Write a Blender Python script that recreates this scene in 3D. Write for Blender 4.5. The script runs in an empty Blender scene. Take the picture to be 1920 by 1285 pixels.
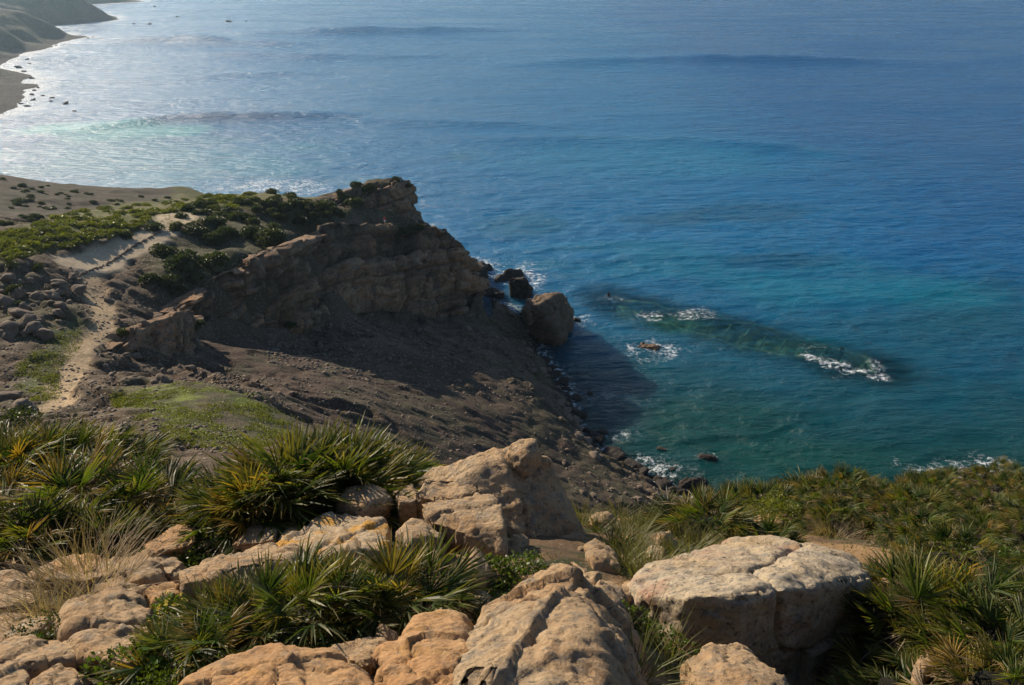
import bpy, bmesh, math, random
import numpy as np
from mathutils import Vector, Matrix, Euler

random.seed(7)
RNG = np.random.default_rng(7)
sc = bpy.context.scene
COL = sc.collection

# ------------------------------------------------------------------ camera
CAM_H = 80.0
PITCH = math.radians(26.6)
FPX = 1500.0                      # focal length in pixels of the 1920 px wide photograph
cd = bpy.data.cameras.new('camera')
cam = bpy.data.objects.new('camera', cd)
COL.objects.link(cam)
cam.location = (0, 0, CAM_H)
cam.rotation_euler = (math.pi / 2 - PITCH, 0, 0)
cd.sensor_width = 36.0
cd.lens = FPX / 1920 * 36.0
cd.clip_start = 0.1
cd.clip_end = 30000
sc.camera = cam

# ------------------------------------------------------------------ light
SUN_AZ = -46.0                    # degrees from the view direction, negative = left
SUN_EL = 25.5
w = bpy.data.worlds.new('World')
sc.world = w
w.use_nodes = True
nt = w.node_tree
bg = nt.nodes['Background']
sky = nt.nodes.new('ShaderNodeTexSky')
sky.sky_type = 'NISHITA'
sky.sun_disc = False
sky.sun_elevation = math.radians(SUN_EL)
sky.sun_rotation = math.radians(SUN_AZ)
sky.altitude = 50
sky.air_density = 1.0
sky.dust_density = 0.6
sky.ozone_density = 2.5
nt.links.new(sky.outputs[0], bg.inputs[0])
bg.inputs[1].default_value = 0.075
ld = bpy.data.lights.new('sun', 'SUN')
ld.energy = 5.0
ld.angle = math.radians(0.53)
ld.color = (1.0, 0.85, 0.66)
sun = bpy.data.objects.new('sun', ld)
COL.objects.link(sun)
az, el = math.radians(SUN_AZ), math.radians(SUN_EL)
SUN_DIR = Vector((math.sin(az) * math.cos(el), math.cos(az) * math.cos(el), math.sin(el)))
sun.rotation_euler = (-SUN_DIR).to_track_quat('-Z', 'Y').to_euler()
sun.location = SUN_DIR * 300

sc.view_settings.view_transform = 'Standard'
sc.view_settings.look = 'None'
sc.view_settings.exposure = 0.68
sc.view_settings.gamma = 1.0
sc.view_settings.use_curve_mapping = False
sc.cycles.use_denoising = True
sc.cycles.use_adaptive_sampling = True
sc.cycles.adaptive_threshold = 0.02
sc.cycles.max_bounces = 6
sc.cycles.diffuse_bounces = 2
sc.cycles.glossy_bounces = 2
sc.cycles.transmission_bounces = 3
sc.cycles.volume_bounces = 0
sc.cycles.transparent_max_bounces = 12
sc.cycles.sample_clamp_indirect = 4
sc.cycles.sample_clamp_direct = 12

# ------------------------------------------------------------------ helpers
CP, SP = math.cos(PITCH), math.sin(PITCH)


def ray(u, v):
    a = (642.5 - v) / FPX
    return np.array([(u - 960) / FPX, CP + a * SP, -SP + a * CP])


def atd(u, v, d):
    """world point that lies d metres along the view axis"""
    return np.array([0, 0, CAM_H]) + ray(u, v) * d


def atY(u, v, Y):
    r = ray(u, v)
    return np.array([0, 0, CAM_H]) + r * (Y / r[1])


def atz(u, v, z=0.0):
    r = ray(u, v)
    return np.array([0, 0, CAM_H]) + r * ((z - CAM_H) / r[2])


def hash3(ix, iy, iz, seed=0):
    with np.errstate(over='ignore'):
        h = (ix.astype(np.int64) * 374761393 + iy.astype(np.int64) * 668265263
             + iz.astype(np.int64) * 2147483647 + seed * 144665)
        h = (h ^ (h >> 13)) * 1274126177
        h = h ^ (h >> 16)
        h = (h * 2246822519) & 0xFFFFFFFF
        h = (h ^ (h >> 15)) & 0xFFFFFF
    return h / float(0xFFFFFF)


def vnoise(x, y, z, seed=0):
    x = np.asarray(x, float); y = np.asarray(y, float); z = np.asarray(z, float) + np.zeros_like(x)
    ix, iy, iz = np.floor(x), np.floor(y), np.floor(z)
    fx, fy, fz = x - ix, y - iy, z - iz
    fx = fx * fx * fx * (fx * (fx * 6 - 15) + 10)
    fy = fy * fy * fy * (fy * (fy * 6 - 15) + 10)
    fz = fz * fz * fz * (fz * (fz * 6 - 15) + 10)
    ix, iy, iz = ix.astype(np.int64), iy.astype(np.int64), iz.astype(np.int64)
    r = 0
    for dx in (0, 1):
        wx = fx if dx else 1 - fx
        for dy in (0, 1):
            wy = fy if dy else 1 - fy
            for dz in (0, 1):
                wz = fz if dz else 1 - fz
                r = r + wx * wy * wz * hash3(ix + dx, iy + dy, iz + dz, seed)
    return r * 2 - 1


def fbm(x, y, z=0.0, octaves=4, seed=0, gain=0.5, lac=2.03):
    a, s, t = 1.0, 0.0, 0.0
    x = np.asarray(x, float); y = np.asarray(y, float); z = np.asarray(z, float) + np.zeros_like(x)
    for o in range(octaves):
        s = s + a * vnoise(x, y, z, seed + o * 17)
        t += a
        x, y, z = x * lac + 3.1, y * lac + 7.7, z * lac + 1.3
        a *= gain
    return s / t


def worley(x, y, z, seed=0):
    x = np.asarray(x, float); y = np.asarray(y, float); z = np.asarray(z, float) + np.zeros_like(x)
    ix, iy, iz = [np.floor(q).astype(np.int64) for q in (x, y, z)]
    f1 = np.full(x.shape, 9.0); f2 = np.full(x.shape, 9.0); cid = np.zeros(x.shape)
    for dx in (-1, 0, 1):
        for dy in (-1, 0, 1):
            for dz in (-1, 0, 1):
                cx, cy, cz = ix + dx, iy + dy, iz + dz
                px = cx + 0.15 + 0.7 * hash3(cx, cy, cz, seed + 1)
                py = cy + 0.15 + 0.7 * hash3(cx, cy, cz, seed + 2)
                pz = cz + 0.15 + 0.7 * hash3(cx, cy, cz, seed + 3)
                d = np.sqrt((px - x) ** 2 + (py - y) ** 2 + (pz - z) ** 2)
                h = hash3(cx, cy, cz, seed + 4)
                nearer = d < f1
                f2 = np.where(nearer, f1, np.minimum(f2, d))
                cid = np.where(nearer, h, cid)
                f1 = np.where(nearer, d, f1)
    return f1, f2, cid


def sstep(a, b, x):
    t = np.clip((x - a) / (b - a), 0, 1)
    return t * t * (3 - 2 * t)


def mesh_from(name, V, F, smooth=True):
    me = bpy.data.meshes.new(name)
    V = np.asarray(V, float)
    if isinstance(F, np.ndarray):
        n, k = F.shape
        me.vertices.add(len(V)); me.vertices.foreach_set('co', V.ravel())
        me.loops.add(n * k); me.loops.foreach_set('vertex_index', F.astype(np.int32).ravel())
        me.polygons.add(n)
        me.polygons.foreach_set('loop_start', np.arange(0, n * k, k, dtype=np.int32))
        me.update(calc_edges=True)
    else:
        me.from_pydata([tuple(p) for p in V], [], F)
    if smooth:
        me.polygons.foreach_set('use_smooth', np.ones(len(me.polygons), bool))
    me.validate()
    return me


def grid_faces(nx, ny):
    i = np.arange(nx * ny).reshape(ny, nx)
    return np.stack([i[:-1, :-1], i[:-1, 1:], i[1:, 1:], i[1:, :-1]], -1).reshape(-1, 4)


def obj(name, me, mat=None, parent=None, loc=(0, 0, 0), rot=None, scale=None):
    o = bpy.data.objects.new(name, me)
    COL.objects.link(o)
    o.location = loc
    if rot is not None: o.rotation_euler = rot
    if scale is not None: o.scale = scale
    if parent is not None: o.parent = parent
    if mat is not None and me is not None and not me.materials: me.materials.append(mat)
    return o


def tag(o, label=None, cat=None, group=None, kind=None):
    if label: o['label'] = label
    if cat: o['category'] = cat
    if group: o['group'] = group
    if kind: o['kind'] = kind
    return o


def set_attr(me, name, arr):
    a = me.attributes.new(name, 'FLOAT', 'POINT')
    a.data.foreach_set('value', np.asarray(arr, np.float32).ravel())


def set_col(me, name, rgb):
    a = me.color_attributes.new(name, 'FLOAT_COLOR', 'POINT')
    c = np.ones((len(rgb), 4), np.float32); c[:, :3] = rgb
    a.data.foreach_set('color', c.ravel())


# ------------------------------------------------------------------ materials
class N:
    """small node-building helper"""
    def __init__(self, name):
        self.m = bpy.data.materials.new(name); self.m.use_nodes = True
        self.t = self.m.node_tree
        self.t.nodes.clear()
        self.out = self.t.nodes.new('ShaderNodeOutputMaterial')

    def n(self, typ, **kw):
        nd = self.t.nodes.new(typ)
        for k, v in kw.items():
            if isinstance(k, str) and hasattr(nd, k): setattr(nd, k, v)
        return nd

    def l(self, a, b): self.t.links.new(a, b)

    def coord(self, which='Object', scale=(1, 1, 1), rot=(0, 0, 0)):
        tc = self.n('ShaderNodeTexCoord'); mp = self.n('ShaderNodeMapping')
        mp.inputs['Scale'].default_value = scale
        mp.inputs['Rotation'].default_value = rot
        self.l(tc.outputs[which], mp.inputs[0])
        return mp.outputs[0]

    def noise(self, vec, scale, detail=5, rough=0.55, dist=0.0):
        nd = self.n('ShaderNodeTexNoise')
        nd.inputs['Scale'].default_value = scale; nd.inputs['Detail'].default_value = detail
        nd.inputs['Roughness'].default_value = rough; nd.inputs['Distortion'].default_value = dist
        if vec is not None: self.l(vec, nd.inputs['Vector'])
        return nd.outputs[0]

    def voronoi(self, vec, scale, feature='F1', rand=1.0, out='Distance'):
        nd = self.n('ShaderNodeTexVoronoi'); nd.feature = feature
        nd.inputs['Scale'].default_value = scale; nd.inputs['Randomness'].default_value = rand
        if vec is not None: self.l(vec, nd.inputs['Vector'])
        return nd.outputs[out]

    def ramp(self, fac, *stops, interp='LINEAR'):
        nd = self.n('ShaderNodeValToRGB'); cr = nd.color_ramp; cr.interpolation = interp
        while len(cr.elements) < len(stops): cr.elements.new(0.5)
        for e, (p, c) in zip(cr.elements, stops):
            e.position = p
            e.color = (c, c, c, 1) if isinstance(c, (int, float)) else (*c, 1)
        self.l(fac, nd.inputs[0])
        return nd.outputs[0]

    def mix(self, fac, a, b, blend='MIX'):
        nd = self.n('ShaderNodeMix'); nd.data_type = 'RGBA'; nd.blend_type = blend
        for s, v in ((nd.inputs[0], fac), (nd.inputs[6], a), (nd.inputs[7], b)):
            if isinstance(v, (int, float)): s.default_value = v
            elif isinstance(v, tuple): s.default_value = (*v, 1)
            else: self.l(v, s)
        return nd.outputs[2]

    def math(self, op, a, b=0.0, clamp=False):
        nd = self.n('ShaderNodeMath'); nd.operation = op; nd.use_clamp = clamp
        for s, v in ((nd.inputs[0], a), (nd.inputs[1], b)):
            if isinstance(v, (int, float)): s.default_value = v
            else: self.l(v, s)
        return nd.outputs[0]

    def attr(self, name, out='Fac'):
        nd = self.n('ShaderNodeAttribute'); nd.attribute_name = name
        return nd.outputs[out]

    def objrand(self):
        return self.n('ShaderNodeObjectInfo').outputs['Random']

    def bump(self, h, strength=0.5, dist=0.1, normal=None):
        nd = self.n('ShaderNodeBump'); nd.inputs['Strength'].default_value = strength
        nd.inputs['Distance'].default_value = dist
        self.l(h, nd.inputs['Height'])
        if normal is not None: self.l(normal, nd.inputs['Normal'])
        return nd.outputs[0]

    def principled(self, col, rough=0.9, normal=None, spec=0.3):
        p = self.n('ShaderNodeBsdfPrincipled')
        if isinstance(col, tuple): p.inputs['Base Color'].default_value = (*col, 1)
        else: self.l(col, p.inputs['Base Color'])
        if isinstance(rough, (int, float)): p.inputs['Roughness'].default_value = rough
        else: self.l(rough, p.inputs['Roughness'])
        p.inputs['Specular IOR Level'].default_value = spec
        if normal is not None: self.l(normal, p.inputs['Normal'])
        return p

    def done(self, shader):
        self.l(shader.outputs[0] if hasattr(shader, 'outputs') else shader, self.out.inputs[0])
        return self.m


def rock_mat(name, base, pale, grey, scale=1.0, lichen=0.0, dark_amt=0.5, red=0.0, bump=0.6, bedded=False):
    k = N(name)
    v = k.coord('Object', (scale,) * 3)
    n1 = k.noise(v, 1.3, 6, 0.6, 0.4)
    n2 = k.noise(v, 6.5, 10, 0.7)
    n3 = k.noise(v, 34.0, 6, 0.75)
    c = k.mix(k.ramp(n1, (0.35, 0.0), (0.65, 1.0)), base, pale)
    c = k.mix(k.ramp(n2, (0.5, 0.0), (0.62, 0.75)), c, grey)
    if red:
        nr = k.noise(k.coord('Object', (scale * 0.9, scale * 1.2, scale)), 1.6, 5, 0.6)
        c = k.mix(k.ramp(nr, (0.56, 0.0), (0.7, red)), c, (0.33, 0.13, 0.075))
    if lichen:
        nl = k.noise(v, 3.1, 7, 0.62)
        c = k.mix(k.ramp(nl, (0.52, 0.0), (0.6, lichen)), c, (0.5, 0.25, 0.03))
    if bedded:
        va = k.attr('var')
        c = k.mix(1.0, c, k.ramp(va, (0.25, (.5, .5, .52)), (0.5, (.95, .92, .9)), (.75, (1.35, 1.22, 1.08))), 'MULTIPLY')
        stn = k.noise(k.coord('Object', (.5, .5, .07)), 1.0, 6, .65)
        c = k.mix(k.ramp(stn, (.5, 0.), (.68, .75)), c, (.07, .062, .05))
    sp = k.noise(v, 15.0, 9, 0.75, 0.3)
    c = k.mix(k.ramp(sp, (0.54, 0.0), (0.62, dark_amt)), c, (0.06, 0.052, 0.043))
    c = k.mix(0.5, c, k.ramp(n3, (0.3, 0.35), (0.7, 1.0)), 'MULTIPLY')
    pit = k.voronoi(v, 24.0)
    h = k.math('ADD', k.math('MULTIPLY', n3, 0.6), k.math('MULTIPLY', n2, 0.9))
    h = k.math('ADD', h, k.math('MULTIPLY', pit, 0.25))
    nb = k.bump(h, bump, 0.085 / scale)
    return k.done(k.principled(c, 0.92, nb, 0.2))


M = {}
M['sandstone'] = rock_mat('sandstone', (0.38, 0.235, 0.12), (0.45, 0.335, 0.205), (0.2, 0.178, 0.145), 1.0, dark_amt=0.8)
M['sandstone_lichen'] = rock_mat('sandstone_lichen', (0.42, 0.29, 0.16), (0.47, 0.38, 0.26), (0.25, 0.225, 0.19), 1.0, lichen=0.85, dark_amt=0.4)
M['sandstone_red'] = rock_mat('sandstone_red', (0.44, 0.33, 0.20), (0.48, 0.40, 0.29), (0.22, 0.205, 0.18), 1.0, dark_amt=0.8, red=0.6)
M['sandstone_warm'] = rock_mat('sandstone_warm', (0.46, 0.25, 0.11), (0.48, 0.31, 0.16), (0.28, 0.2, 0.13), 1.0, lichen=0.3, dark_amt=0.4)
M['cliff'] = rock_mat('cliff_rock', (0.38, 0.225, 0.125), (0.35, 0.27, 0.19), (0.16, 0.142, 0.115), 0.2, dark_amt=0.85, red=0.4, bump=1.0, bedded=True)  # heavy dark blotching also stands in for shade between the blocks
M['stone'] = rock_mat('scree_stone', (0.19, 0.14, 0.1), (0.235, 0.185, 0.14), (0.12, 0.105, 0.088), 0.6, dark_amt=0.4)
M['wet'] = rock_mat('wet_rock', (0.04, 0.033, 0.028), (0.06, 0.05, 0.04), (0.03, 0.027, 0.025), 0.35, dark_amt=0.5)
M['searock'] = rock_mat('sea_stack_rock', (0.2, 0.13, 0.08), (0.18, 0.14, 0.1), (0.09, 0.08, 0.07), 0.25, dark_amt=0.6)


def terrain_mat(name, s):
    k = N(name)
    v = k.coord('Object')
    col = k.attr('Col', 'Color')
    rocky = k.attr('rocky')
    n1 = k.noise(v, 0.9 * s, 8, 0.65)
    n2 = k.noise(v, 4.5 * s, 7, 0.7)
    n0 = k.noise(v, 0.18 * s, 6, 0.6)
    c = k.mix(1.0, col, k.ramp(n2, (0.25, 0.45), (0.75, 1.25)), 'MULTIPLY')
    c = k.mix(1.0, c, k.ramp(n0, (0.3, 0.75), (0.7, 1.2)), 'MULTIPLY')
    peb = k.voronoi(v, 2.2 * s, 'F1')
    pf = k.math('MULTIPLY', rocky, k.ramp(peb, (0.16, 1.0), (0.3, 0.0)))
    c = k.mix(pf, c, k.mix(n1, (0.2, 0.155, 0.11), (0.27, 0.235, 0.19)))
    h = k.math('ADD', k.math('MULTIPLY', n2, 0.5), k.math('MULTIPLY', n1, 0.7))
    h = k.math('ADD', h, k.math('MULTIPLY', pf, 0.5))
    nb = k.bump(h, 0.7, 0.35 / s)
    return k.done(k.principled(c, 0.95, nb, 0.15))


M['terrain'] = terrain_mat('hillside_earth', 1.0)
M['fg_ground'] = terrain_mat('near_ground_earth', 6.0)
M['far'] = terrain_mat('far_coast_earth', 0.12)


def leaf_mat(name, cols, trans=0.4, rough=0.5, spec=0.28, var=0.35):
    k = N(name)
    r = k.objrand()
    c = k.ramp(r, *[(i / (len(cols) - 1), cc) for i, cc in enumerate(cols)])
    v = k.coord('Object')
    n = k.noise(v, 7.0, 3)
    c = k.mix(1.0, c, k.ramp(n, (0.3, 1 - var), (0.7, 1 + var)), 'MULTIPLY')
    # tip colour carried by a vertex attribute
    tip = k.attr('tip')
    c = k.mix(k.math('MULTIPLY', tip, 0.8), c, (0.26, 0.17, 0.06))
    p = k.principled(c, rough, None, spec)
    tr = k.n('ShaderNodeBsdfTranslucent')
    k.l(k.mix(1.0, c, (1.5, 1.5, 0.55), 'MULTIPLY'), tr.inputs[0])
    ms = k.n('ShaderNodeMixShader'); ms.inputs[0].default_value = trans
    k.l(p.outputs[0], ms.inputs[1]); k.l(tr.outputs[0], ms.inputs[2])
    return k.done(ms)


M['palm'] = leaf_mat('palm_green', [(0.014, 0.036, 0.006), (0.028, 0.062, 0.008), (0.07, 0.10, 0.011), (0.018, 0.045, 0.012)], 0.42)
M['palm_dry'] = leaf_mat('palm_dry', [(0.14, 0.095, 0.05), (0.2, 0.16, 0.11), (0.17, 0.10, 0.035), (0.11, 0.085, 0.06)], 0.25, 0.6)
M['palm_yellow'] = leaf_mat('palm_yellow', [(0.15, 0.135, 0.02), (0.2, 0.12, 0.02), (0.12, 0.14, 0.02)], 0.4)
M['bush'] = leaf_mat('bush_leaf', [(0.028, 0.042, 0.012), (0.05, 0.066, 0.016), (0.04, 0.05, 0.016)], 0.25, 0.5)
M['lowbush'] = leaf_mat('low_bush_leaf', [(0.085, 0.10, 0.016), (0.13, 0.145, 0.02), (0.07, 0.085, 0.02)], 0.35, 0.5)
M['herb'] = leaf_mat('herb_leaf', [(0.05, 0.085, 0.014), (0.07, 0.10, 0.016)], 0.4, 0.45)
M['grass'] = leaf_mat('grass_blade', [(0.085, 0.10, 0.025), (0.13, 0.125, 0.035)], 0.4, 0.5)
M['drygrass'] = leaf_mat('dry_grass', [(0.26, 0.19, 0.115), (0.32, 0.26, 0.17)], 0.3, 0.7)
M['broad'] = leaf_mat('broad_leaf', [(0.07, 0.15, 0.03), (0.12, 0.19, 0.03)], 0.45, 0.3)
k = N('yellow_petal'); M['petal'] = k.done(k.principled((0.55, 0.40, 0.01), 0.6))
k = N('twig_bark'); M['twig'] = k.done(k.principled((0.11, 0.085, 0.065), 0.9))


# ------------------------------------------------------------------ terrain: control points
# (u, v, forward distance) as read from the photograph; real places in metres afterwards
CTRL = [
    # ridge line and its road
    (745, 340, 177), (690, 347, 175), (600, 372, 165), (500, 360, 165), (430, 380, 150), (330, 415, 130), (260, 452, 117),
    (200, 490, 107), (190, 580, 88), (150, 655, 75), (110, 740, 60), (110, 800, 48),
    # shaded bushy slope above the cliff
    (420, 470, 121), (520, 440, 138), (600, 400, 152), (380, 520, 107),
    # green slope left of the ridge, left rocks, hollow
    (100, 430, 112), (0, 470, 98), (60, 520, 92), (0, 600, 80), (120, 560, 90), (60, 640, 76), (110, 660, 73),
    (50, 720, 64), (60, 770, 54), (0, 690, 68),
    # brown hill behind the ridge
    (100, 400, 150), (0, 380, 150), (0, 328, 190), (150, 353, 195), (270, 364, 200), (350, 352, 215), (250, 395, 160), (330, 385, 165),
    # outcrop beside the trail
    (270, 650, 82), (350, 680, 83), (330, 620, 95), (300, 700, 76),
    # lawn
    (300, 800, 48), (400, 760, 57), (540, 790, 58), (300, 750, 58), (600, 840, 52), (450, 730, 64),
    # mud slope
    (600, 690, 92), (800, 700, 112), (950, 700, 128), (700, 770, 78), (900, 780, 100), (600, 770, 68),
    (1000, 850, 98), (800, 850, 72), (1050, 930, 82), (1200, 950, 92), (700, 640, 115), (900, 620, 145), (500, 660, 95),
    (420, 640, 99), (1000, 720, 126), (1050, 800, 113),
    # scree under the cliff
    (480, 610, 108), (560, 612, 117), (650, 572, 136), (720, 566, 146), (790, 580, 153), (870, 585, 158), (800, 620, 142),
    # behind the cliff top edge
    (400, 528, 107), (480, 490, 117), (560, 450, 131), (650, 417, 154), (720, 421, 163), (790, 426, 170), (850, 450, 171),
]
PTS = [atY(*c) for c in CTRL]
SHORE = [(1330, 960), (1280, 935), (1200, 888), (1120, 843), (1085, 790), (1060, 745), (1040, 700), (1015, 660), (1000, 610), (940, 572), (885, 530)]
for s_ in SHORE:
    p = atz(*s_, 0.0); PTS.append(p)
    q = p + np.array([9.0, 3.0, -5.0]); PTS.append(q)
    PTS.append(p + np.array([30.0, 10.0, -9.0]))
tip = atY(880, 530, 176)
for x, y, z in [(-5, 178, 2), (-3, 186, -2), (-10, 200, -3), (-22, 205, 0), (-30, 215, -2), (-60, 230, 2), (-75, 245, -3), (-100, 255, 0),
                (-130, 262, -3), (-160, 265, -4), (-40, 190, 14), (-60, 205, 12), (-90, 225, 12), (-170, 235, 12), (-120, 215, 20),
                (30, 178, -8), (30, 220, -10), (0, 260, -12), (-80, 300, -12), (60, 150, -10), (-200, 300, -12), (80, 100, -10), (80, 60, -6),
                (-230, 220, 20), (-200, 180, 40), (-200, 120, 55), (-150, 100, 50), (-100, 60, 52), (-120, 30, 66), (-60, 30, 60),
                (-60, 10, 72), (-120, 0, 85),
                (0, 20, 63.5), (-12, 20, 64), (-25, 20, 65), (0, 30, 56.5), (-15, 32, 56.5), (-28, 36, 55.5), (-10, 42, 50), (0, 50, 41),
                (12, 20, 61), (12, 40, 42), (14, 60, 24), (18, 78, 10), (26, 22, 56), (26, 40, 36), (30, 60, 14), (34, 76, 0), (50, 20, 52),
                (50, 40, 26), (52, 58, 0), (70, 20, 40), (75, 40, 6), (0, 8, 70), (-30, 8, 71), (25, 8, 66), (60, 0, 60), (0, -10, 80)]:
    PTS.append(np.array([x, y, z], float))
PTS = np.array(PTS)


def rbf_fit(P, smooth=0.0, c2=9.0):
    n = len(P)
    d = np.sqrt(((P[:, None, :2] - P[None, :, :2]) ** 2).sum(-1) + c2)
    A = np.zeros((n + 3, n + 3))
    A[:n, :n] = -d + np.eye(n) * smooth
    A[:n, n] = 1; A[n, :n] = 1
    A[:n, n + 1:n + 3] = P[:, :2]; A[n + 1:n + 3, :n] = P[:, :2].T
    return np.linalg.solve(A, np.concatenate([P[:, 2], np.zeros(3)]))


def rbf_eval(P, c, X, Y, c2=9.0):
    n = len(P)
    out = c[n] + c[n + 1] * X + c[n + 2] * Y
    for i in range(n):
        out = out - c[i] * np.sqrt((X - P[i, 0]) ** 2 + (Y - P[i, 1]) ** 2 + c2)
    return out


TC = rbf_fit(PTS, -0.0)
def axis(segments):
    """1-D coordinates with a spacing per stretch"""
    out = []
    for a, b, s in segments:
        out.append(np.arange(a, b, s))
    out.append(np.array([segments[-1][1]]))
    return np.concatenate(out)


tx = axis([(-230, -130, 2.0), (-130, -80, 0.8), (-80, 35, 0.42), (35, 90, 2.0)])
ty = axis([(-10, 40, 1.2), (40, 110, 0.42), (110, 180, 0.5), (180, 270, 1.2), (270, 300, 3.0)])
TX, TY = np.meshgrid(tx, ty)
TZ = rbf_eval(PTS, TC, TX, TY)


def sample(gx, gy, G, x, y):
    x = np.atleast_1d(np.asarray(x, float)); y = np.atleast_1d(np.asarray(y, float))
    i = np.clip(np.searchsorted(gx, x) - 1, 0, len(gx) - 2)
    j = np.clip(np.searchsorted(gy, y) - 1, 0, len(gy) - 2)
    fx = np.clip((x - gx[i]) / (gx[i + 1] - gx[i]), 0, 1); fy = np.clip((y - gy[j]) / (gy[j + 1] - gy[j]), 0, 1)
    return (G[j, i] * (1 - fx) * (1 - fy) + G[j, i + 1] * fx * (1 - fy) + G[j + 1, i] * (1 - fx) * fy + G[j + 1, i + 1] * fx * fy)


def hit(u, v, gx, gy, G, t0, t1, step):
    r = ray(u, v)
    t = np.arange(t0, t1, step)
    P = np.array([0, 0, CAM_H]) + t[:, None] * r
    below = P[:, 2] < sample(gx, gy, G, P[:, 0], P[:, 1])
    if not below.any(): return None
    return P[np.argmax(below)]


# painted zones live in plan (metres); their corners are ground points
def plan(px):
    out = []
    for u, v in px:
        h = hit(u, v, tx, ty, TZ, 30, 320, 0.25)
        if h is None: h = atz(u, v, 0)
        out.append(h[:2])
    return np.array(out)


def inside(poly, X, Y):
    r = np.zeros(X.shape, bool)
    j = len(poly) - 1
    for i in range(len(poly)):
        xi, yi = poly[i]; xj, yj = poly[j]
        c = ((yi > Y) != (yj > Y)) & (X < (xj - xi) * (Y - yi) / (yj - yi + 1e-12) + xi)
        r ^= c
        j = i
    return r


def seg_dist(line, X, Y):
    d = np.full(X.shape, 1e9)
    for (x0, y0), (x1, y1) in zip(line[:-1], line[1:]):
        vx, vy = x1 - x0, y1 - y0
        t = np.clip(((X - x0) * vx + (Y - y0) * vy) / (vx * vx + vy * vy + 1e-9), 0, 1)
        d = np.minimum(d, np.hypot(X - x0 - t * vx, Y - y0 - t * vy))
    return d


def poly_sd(poly, X, Y):
    d = seg_dist(np.vstack([poly, poly[:1]]), X, Y)
    return np.where(inside(poly, X, Y), -d, d)


trail = plan([(108, 760), (115, 725), (135, 680), (160, 645), (188, 615), (192, 580), (182, 545), (165, 515)])
road = plan([(150, 500), (200, 488), (255, 460), (300, 432), (330, 405), (365, 400)])
lawn = plan([(215, 745), (260, 730), (330, 720), (420, 735), (500, 755), (570, 785), (590, 815), (470, 850), (330, 830), (260, 790)])
lawn2 = plan([(55, 730), (75, 700), (110, 700), (105, 745), (70, 755)])
ridgegreen = plan([(0, 445), (60, 425), (130, 400), (200, 385), (300, 375), (400, 362), (470, 352), (560, 352), (600, 372), (560, 395), (470, 385), (400, 400), (340, 430),
                   (290, 425), (230, 440), (160, 455), (100, 470), (0, 490)])
hollow = plan([(30, 720), (60, 670), (130, 600), (150, 580), (165, 610), (150, 650), (110, 690), (70, 740)])
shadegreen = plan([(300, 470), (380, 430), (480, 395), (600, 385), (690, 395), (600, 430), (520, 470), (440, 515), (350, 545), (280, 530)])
mud = plan([(380, 650), (520, 640), (700, 660), (860, 680), (1000, 730), (1060, 800), (1090, 850), (1200, 930), (1000, 930), (760, 860), (620, 800), (520, 750), (420, 710)])
gully = plan([(370, 690), (450, 712), (520, 738), (600, 760), (680, 775)])
brownhill = np.array([[-260, 320], [-260, 118], [-75, 118], [-60, 150], [-70, 180], [-40, 240], [-60, 320]])

wob = fbm(TX / 5, TY / 5, 0, 4, 5) * 2.0
wob2 = fbm(TX / 1.4, TY / 1.4, 0, 3, 6) * 0.7
rough = fbm(TX / 9, TY / 9, 3, 5, 11) * 0.9 + fbm(TX / 2.2, TY / 2.2, 1, 3, 12) * 0.28
d_trail = seg_dist(trail, TX, TY); d_road = seg_dist(road, TX, TY); d_gully = seg_dist(gully, TX, TY)
m_trail = 1 - sstep(0.9, 1.7, d_trail + wob2 * 0.8)
m_road = 1 - sstep(2.2, 3.6, d_road + wob * 0.5 + wob2)
m_mud = 1 - sstep(-2, 3, poly_sd(mud, TX, TY) + wob)
m_lawn = np.maximum(1 - sstep(-3, 3, poly_sd(lawn, TX, TY) + wob * 1.3), 1 - sstep(-.8, .8, poly_sd(lawn2, TX, TY) + wob2))
m_ridge = 1 - sstep(-1.5, 2.0, poly_sd(ridgegreen, TX, TY) + wob)
m_hollow = 1 - sstep(-1, 1.5, poly_sd(hollow, TX, TY) + wob * 0.6)
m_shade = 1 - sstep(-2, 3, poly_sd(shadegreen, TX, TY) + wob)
m_brown = inside(brownhill, TX, TY).astype(float)
flat = np.clip(m_trail + m_road + m_mud * 0.45 + m_lawn * 0.75 + m_hollow * 0.6, 0, 0.9)
f1, f2, cid = worley(TX / 2.6, TY / 2.6, TZ / 5.0, 31)
blocky = ((cid - 0.4) * 0.9 - 0.5 * np.exp(-(f2 - f1) / 0.09)) * (1 - np.clip(flat * 1.3 + m_brown + m_ridge + m_shade * 0.8, 0, 1))
al_ = TX * .58 + TY * .81; ac_ = TX * .81 - TY * .58
rill = fbm(ac_ / 3.2 + wob * .3, al_ / 22, 0, 4, 19)
TZ = TZ - m_mud * (.4 * np.clip(.25 - np.abs(rill), 0, 1) * 2 - .1)
TZ = TZ + rough * (1 - flat * 0.9) + blocky * (TZ > 0.5)
TZ -= 0.35 * m_trail + 1.1 * np.exp(-(d_gully / 1.3) ** 2)
TZ += 0.5 * np.exp(-((d_gully - 2.2) / 0.9) ** 2)


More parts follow.
